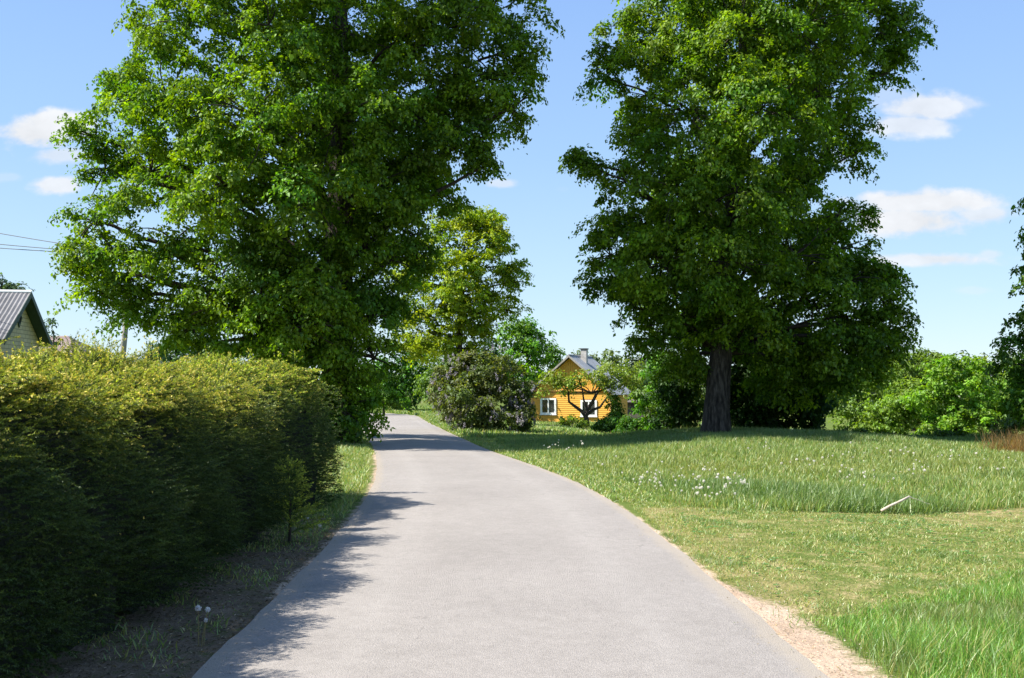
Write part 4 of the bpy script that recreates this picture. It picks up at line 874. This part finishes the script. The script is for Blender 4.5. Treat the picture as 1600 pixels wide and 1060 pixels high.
def patch(x, y, s=1.0, ph=0.0): return .5+.5*(np.sin(x*1.3*s+ph+1.2*np.sin(y*.9*s))*np.cos(y*1.1*s+ph*.7)+.5*np.sin(x*3.1*s+y*2.3*s+ph))/1.5
G1, G2, G3, G4 = (.11,.21,.04), (.185,.275,.05), (.30,.31,.08), (.44,.385,.17)
def meadow():
    x, y = scatter(520000, 13.2, 35.5, lambda y: np.full_like(y, -.5), lambda y: y*.53+4.0, 1.1)
    rd = road_dist(x, y); p1 = patch(x, y, .55, 1); p2 = patch(x, y, 1.9, 4)
    k = (rd > .5+.5*p2) & (y > 13.35+.25*np.sin(x*1.1)+.5*p2*(rd < 2)); x, y, rd, p1, p2 = x[k], y[k], rd[k], p1[k], p2[k]
    h = (.07+.16*p1*sstep(.5, 2.2, rd)+.06*p2)*rng.uniform(.55, 1.25, len(x)); h *= np.where((y > 16.5) & (y < 22), .65+.3*p2, 1)
    c = pal(len(x), [G1, G2, G3, G4], [.30, .40, .22, .08]); yl = np.clip(np.exp(-((y-20)/2.6)**2)*.8*p2+.15, 0, 1)[:, None]; gl = (sstep(.45, .8, p1)*(y < 18)+sstep(25, 29, y))[:, None].clip(0, 1)
    c = c*(1-yl*.5)+np.array([.26,.25,.05])*yl*.5; c = c*(1-gl*.6)+np.array([.13,.25,.05])*gl*.4*rng.uniform(.7,1.3,(len(x),1))
    blades('meadow_grass', x, y, h, .005+.0004*y, c, 'tall green meadow grass on the right of the road')
    # grass nearer the house
    x, y = scatter(90000, 34, 78, lambda y: -.15*y+1, lambda y: y*.14+3, 1.2); rd = road_dist(x, y); k = (rd > .25); x, y = x[k], y[k]; p1 = patch(x, y, .5, 2)
    blades('garden_grass', x, y, (.10+.22*p1)*rng.uniform(.6, 1.2, len(x)), .03+.0004*y, pal(len(x), [G1, G2, G3, G4], [.25,.45,.22,.08]), 'rough grass between the road bend and the orange house')
meadow()
def mown():
    x, y = scatter(300000, 4.0, 14.6, lambda y: np.full_like(y, 1.6), lambda y: y*.52+3.5, .85); rd = road_dist(x, y); p = patch(x, y, 2.3, 1); p2 = patch(x, y, .9, 3)
    ex = (x-7.6)/3.2; ey = (y-13.0)/.8
    dens = np.where(y < 8.6, sstep(.12, .75, rd+.25*(p-.5)), sstep(-.02, .12, rd))*(.35+.65*sstep(.25, .6, p))*(1-.75*np.exp(-ex**2-ey**2)); k = (rng.random(len(x)) < dens) & (~zone_tall_corner(x, y)); x, y, p, p2, rd = x[k], y[k], p[k], p2[k], rd[k]
    h = (.018+.035*p*p+.018*p2)*rng.uniform(.5, 1.6, len(x)); c = pal(len(x), [G1, G2, G3, G4], [.16, .36, .30, .18]); 
    gr = sstep(.62, .9, p)[:, None]; c = c*(1-gr*.5)+np.array([.075,.17,.03])*gr*.5
    blades('mown_grass', x, y, h, rng.uniform(.003, .006, len(x))+.00015*y, c, 'short patchy yellowish mown grass beside the road', lean=.8, curve=1.0)
    x, y = scatter(260000, 14.4, 60, lambda y: np.where(y < 24, -.3*(y-18), -.20*y+1.5), lambda y: np.where(y < 22, 3.2, -.12*y+5.9), 1.3); rd = road_dist(x, y); k = (rd > .02) & (rd < 1.9); x, y = x[k], y[k]; p = patch(x, y, 2, 1)
    blades('mown_grass', x, y, (.03+.06*p)*rng.uniform(.5, 1.5, len(x)), .004+.0005*y, pal(len(x), [G1, G2, G3, G4], [.2, .42, .26, .12]), 'low grass along the right edge of the road up to the bend', lean=.7)
    x, y = scatter(440000, 4.4, 13.2, lambda y: np.full_like(y, 1.8), lambda y: y*.53+3.2, .8); k = (zone_tall_corner(x, y-.5*patch(x, y, 3, 1)*rng.random(len(x)))) & (road_dist(x, y) > .30+.5*patch(x, y, 3, 5)*rng.random(len(x))); x, y = x[k], y[k]; p = patch(x, y, 1.7, 2)
    ins = np.clip((7.0+(x-1.95)*.8-y)/1.0, 0, 1)
    h = (.035+.17*ins*(.45+.55*p)+.03*p)*rng.uniform(.4, 1.2, len(x)); c = pal(len(x), [(.10,.24,.025), (.16,.31,.035), G3, G4], [.38, .38, .16, .08], .25)
    ol = (np.sin(x*2.1+1)*np.cos(y*2.6) > .35)[:, None]; c = np.where(ol, c*.6+np.array([.16,.16,.06])*.4, c)
    blades('verge_grass', x, y, h, rng.uniform(.0025, .0055, len(x)), c, 'tall bright green grass in the lower right corner', lean=.28, curve=.7)
    # left verge
    x, y = scatter(120000, 4.5, 33, lambda y: np.where(y < 13, -2.75, -.16*y-2.8), lambda y: np.where(y < 18, -1.6, -.13*y-.2)+0.0, 1.0); rd = road_dist(x, y); p = patch(x, y, 2.4, 2)
    dens = np.where(y > 12.6, .9, np.where(np.abs(y-11.2) < 1.1, .9, .5*sstep(.45, .8, p)+.25*np.exp(-((y-7.3)/.5)**2-((x+2.1)/.25)**2)+.3*np.exp(-((y-8.8)/.35)**2-((x+2.0)/.3)**2)))
    k = (rd > .05+.12*p) & (rng.random(len(x)) < dens); x, y, p, rd = x[k], y[k], p[k], rd[k]; far = y > 12.6
    h = np.where(far, .05+.10*p+.05*sstep(.5, 1.5, rd), .025+.05*p)*rng.uniform(.5, 1.4, len(x)); c = pal(len(x), [G1, G2, G3, G4], [.25, .36, .25, .14])
    blades('verge_grass', x, y, h, rng.uniform(.004, .007, len(x))+.0003*y, c, 'sparse grass on the verge between the hedge and the road', lean=.6)
    x, y = scatter(60000, 60, 100, lambda y: -.36*y, lambda y: -.05*y, 1.0); k = road_dist(x, y) > .3; x, y = x[k], y[k]
    blades('lawn_grass', x, y, rng.uniform(.05, .16, len(x)), np.full(len(x), .06), pal(len(x), [G1, G2, G3], [.3, .5, .2]), 'sunlit lawn beyond the bend in the road')
    # small leafy weeds in the mown strip
    x, y = scatter(900, 6, 13.5, lambda y: np.full_like(y, 2.0), lambda y: y*.52+.5, .9); k = (road_dist(x, y) > .3) & (patch(x, y, 1.8, 6) > .45) & (~zone_tall_corner(x, y-.6)); x, y = x[k], y[k]; n = len(x); idx = np.repeat(np.arange(n), 9); m = len(idx)
    a = rng.uniform(0, 6.28, m); l = rng.uniform(.02, .055, m); d = np.c_[np.cos(a), np.sin(a), np.full(m, .45)]; c_ = np.c_[x[idx], y[idx], gz0(x[idx], y[idx])+.012]+d*l[:, None]*.5
    tag(leaves_mesh('weed_rosettes', c_, np.c_[-np.cos(a)*.4, -np.sin(a)*.4, np.ones(m)], d, l, pal(m, [(.08,.19,.05), (.13,.24,.08)], [1, 1]), M['grass'], aspect=.3), 'low leafy weeds scattered over the mown strip', 'weeds', kind='stuff')
    # litter under the hedge
    x = rng.uniform(-2.7, -1.72, 5200); y = rng.uniform(4.6, 12.6, 5200); n = len(x); c_ = np.c_[x, y, gz0(x, y)+.006]
    tag(leaves_mesh('leaf_litter', c_, rdir(n)*.35+np.array([0, 0, 1]), rdir(n), rng.uniform(.012, .04, n), pal(n, [(.16,.11,.07), (.28,.21,.14), (.07,.05,.035)], [1, .7, 1]), M['grass'], aspect=.35), 'dry leaf litter on the bare soil below the hedge', 'leaf litter', kind='stuff')
    n0 = 2600; i_ = rng.integers(60, 380, n0); sd = rng.random(n0) < .6; o_ = np.abs(rng.normal(size=n0))*.16; wv = unit(REr-LEr)[i_]
    pq = np.where(sd[:, None], LEr[i_]+wv*o_[:, None], REr[i_]-wv*o_[:, None]); kk = pq[:, 1] < 25; pq = pq[kk]; n = len(pq)
    tag(leaves_mesh('road_grit', np.c_[pq, gz0(pq[:, 0], pq[:, 1])+.030], rdir(n)*.4+np.array([0, 0, 1]), rdir(n), rng.uniform(.006, .022, n), pal(n, [(.22,.16,.10), (.34,.27,.18), (.10,.08,.05), (.12,.16,.04)], [1, 1, 1, .4]), M['grass'], aspect=.45), 'grit and dry plant bits along both edges of the road', 'grit', kind='stuff')
    # grains of gravel on the sandy verge
    x = rng.uniform(1.75, 3.0, 2600); y = rng.uniform(4.6, 9.3, 2600); rd = road_dist(x, y); k = (rd > -.03) & (rd < .5); x, y = x[k], y[k]; n = len(x)
    tag(leaves_mesh('gravel', np.c_[x, y, gz0(x, y)+.004], rdir(n)*.5+np.array([0, 0, 1]), rdir(n), rng.uniform(.006, .018, n), pal(n, [(.5,.4,.3), (.3,.25,.2), (.6,.52,.42)], [1, 1, .6]), M['grass'], aspect=.8), 'loose gravel grains on the sandy road edge', 'gravel', kind='stuff')
mown()
# dry reeds at the right edge
def reeds():
    c = P(1588, 722, 24.0); root = empty('reed_clump', (c[0], 24.0, float(gz0(c[0], 24.0))), label='clump of dry orange-brown reeds at the right edge of the meadow', cat='reeds')
    n = 900; x = rng.normal(size=n)*.35+.1; y = rng.normal(size=n)*.4; h = rng.uniform(.35, .95, n); d = unit(np.c_[rng.normal(size=n)*.35+.25, rng.normal(size=n)*.3, np.ones(n)])
    b = np.c_[x, y, np.full(n, .0)]; V = np.stack([b-[.008,0,0], b+[.008,0,0], b+d*h[:, None]+np.c_[np.zeros(n), np.zeros(n), -.2*h]], 1).reshape(-1, 3)
    mesh_np('dry_stalks', V, np.arange(3*n), np.full(n, 3), M['grass'], root, col=np.repeat(pal(n, [(.30,.15,.04), (.42,.26,.09), (.16,.14,.04)], [1, 1, .5]), 3, 0))
reeds()
# ------------------------------------------------------------------ dandelions
def clock_mesh(parent, z, r, n, name='seed_head'):
    d = rdir(n); c = np.array([0, 0, z])+d*r*.75
    q = leaves_mesh(name, c, rdir(n), d, np.full(n, r*.75), np.full((n, 3), .78)*rng.uniform(.8, 1.1, (n, 1)), M['white_fluff'], parent, aspect=.45, fold=0); return q
M['white_fluff'] = leaf_mat('seed_fluff', trans=.45, tcol=(1, 1, 1), gloss=0)
M['stem'] = surf('dandelion_stem', [(.3, (.16,.14,.05)), (.7, (.25,.2,.09))], rough=.7, bump=0)
def dandelion(loc, h, r, label, group=None, lean=(.1, 0), n=90):
    root = empty('dandelion', loc, label=label, cat='dandelion', group=group)
    t = (lean[0]*h, lean[1]*h, h); st = MB().tube([(0,0,-.01), (t[0]*.35, t[1]*.35, h*.5), t], [.0035,.003,.0025], 5).build('stem', M['stem'], root)
    o = clock_mesh(root, 0, r, n); o.location = t
    MB().tube([(0,0,-.006),(0,0,0),(0,0,.006)], [.002,.006,.002], 6).build('centre', M['stem'], o)
    return root
q = ground_hit(310, 1010); dandelion((q[0], q[1], float(gz0(*q))), .235, .021, 'tallest of the three dandelion clocks by the lower left road edge', 'dandelion clocks under the hedge', (-.02, 0))
dandelion((q[0]+.03, q[1]+.01, float(gz0(*q))), .225, .018, 'dandelion clock just right of the tallest one by the lower left road edge', 'dandelion clocks under the hedge', (.1, 0))
dandelion((q[0]+.025, q[1]-.02, float(gz0(*q))), .165, .014, 'shortest of the three dandelion clocks by the lower left road edge', 'dandelion clocks under the hedge', (.16, 0))
q = ground_hit(480, 846); dandelion((q[0], q[1], float(gz0(*q))), .24, .014, 'tall thin dandelion stalk on the left verge beside the hedge foot', 'dandelion clocks under the hedge', (.02, 0))
dandelion((q[0]+.07, q[1], float(gz0(*q))), .17, .022, 'dandelion clock on the left verge, leaning right of the tall thin stalk', 'dandelion clocks under the hedge', (.35, 0))
def meadow_dandelions():
    # one mesh per flower kind, shared by the copies; each flower an object of its own
    protos = []
    for r, n in ((.026, 46), (.032, 60), (.022, 36)):
        d = rdir(n); c = np.array([0, 0, .0])+d*r*.7; o = leaves_mesh('dandelion', c, rdir(n), d, np.full(n, r*.9), np.full((n, 3), 1.0)*np.array([.80,.77,.68]), M['white_fluff'], None, aspect=.6, fold=0)
        protos.append(o)
    lst = []
    def spot(px, py, sx_, sy_, n, lab, g):
        for _ in range(n):
            a, b = px+rng.normal()*sx_, py+rng.normal()*sy_
            if b < 694: continue
            lst.append((a, b+9, lab, g))
    spot(1085, 762, 30, 13, 46, 'white dandelion clock in the dense patch at the meadow edge nearest the road', 'dandelion clocks in the dense roadside patch')
    spot(1010, 765, 22, 7, 22, 'white dandelion clock in the faint patch left of the dense one', 'dandelion clocks in the faint roadside patch')
    spot(1150, 768, 14, 4, 13, 'white dandelion clock in the small group right of the dense patch', 'dandelion clocks in the small group')
    spot(1120, 787, 12, 5, 6, 'white dandelion clock just in front of the dense patch', 'dandelion clocks in front of the patch')
    spot(1285, 732, 35, 6, 16, 'white dandelion clock in the middle of the meadow', 'dandelion clocks in mid meadow')
    spot(1350, 757, 28, 6, 14, 'white dandelion clock in the tall grass beyond the broken stick', 'dandelion clocks beyond the stick')
    spot(1435, 738, 12, 6, 12, 'white dandelion clock in the bright group right of mid meadow', 'dandelion clocks in the bright group')
    spot(1390, 714, 30, 5, 14, 'white dandelion clock near the shadow edge under the fruit trees', 'dandelion clocks near the shadow edge')
    spot(1485, 722, 14, 4, 8, 'white dandelion clock near the shadow edge farther right', 'dandelion clocks at the right shadow edge')
    spot(1560, 735, 25, 6, 10, 'white dandelion clock at the far right of the meadow', 'dandelion clocks at the far right')
    spot(1200, 705, 22, 4, 8, 'white dandelion clock in front of the right-hand linden', 'dandelion clocks before the linden')
    spot(885, 700, 28, 5, 16, 'white dandelion clock on the verge in front of the lilac and house', 'dandelion clocks before the house')
    spot(930, 735, 35, 9, 8, 'white dandelion clock scattered near the road edge', 'dandelion clocks by the road edge')
    ORD = 'first second third fourth fifth sixth seventh eighth ninth tenth eleventh twelfth thirteenth fourteenth fifteenth sixteenth'.split()
    cnt = {}
    for t_ in lst: cnt.setdefault(t_[3], []).append(t_)
    lst = []
    for g, ts in cnt.items():
        ts.sort()
        for i, (a_, b_, lab, _) in enumerate(ts): lst.append((a_, b_, lab if len(ts) > 16 else lab.replace('white dandelion clock', ORD[i]+' dandelion clock from the left', 1), g))
    first = {0: True, 1: True, 2: True}
    for a, b, lab, g in lst:
        q = ground_hit(a, b)
        if float(road_dist([q[0]], [q[1]])[0]) < .3: continue
        k = int(rng.integers(0, 3)); o = protos[k]
        if first[k]: first[k] = False
        else: o = protos[k].copy(); COL.objects.link(o)
        hh = rng.uniform(.16, .30) if q[1] < 34 else .35
        o.location = (q[0], q[1], float(gz0(*q))+hh); s = rng.uniform(.38, .82)*(1+max(0, q[1]-20)*.025); o.scale = (s, s, s); o.rotation_euler = (rng.random()*3, 0, rng.random()*6); tag(o, lab, 'dandelion', g)
meadow_dandelions()
def stick():
    q = ground_hit(1377, 806); z = float(gz0(*q)); a = np.array([q[0], q[1], z+.06]); e = P(1421, 776, q[1]+.05)
    s = MB(); v = e-a; s.tube([(0,0,0), tuple(v*.3+np.array([0,0,.006])), tuple(v*.6), tuple(v)], [.018,.017,.015,.013], 8)
    root = empty('broken_branch', a, label='pale broken branch propped slantwise at the edge of the tall grass', cat='branch'); s.build('branch', M['stick'], root, smooth=True)
    MB().tube([tuple(v), tuple(v+np.array([.05,.0,-.03]))], [.008,.004], 6).build('side_twig', M['stick'], root)
    MB().tube([tuple(v+np.array([.05,0,-.02])), tuple(v+np.array([.26,.0,-.10]))], [.003,.002], 5).build('side_twig', M['stick'], root)
stick()
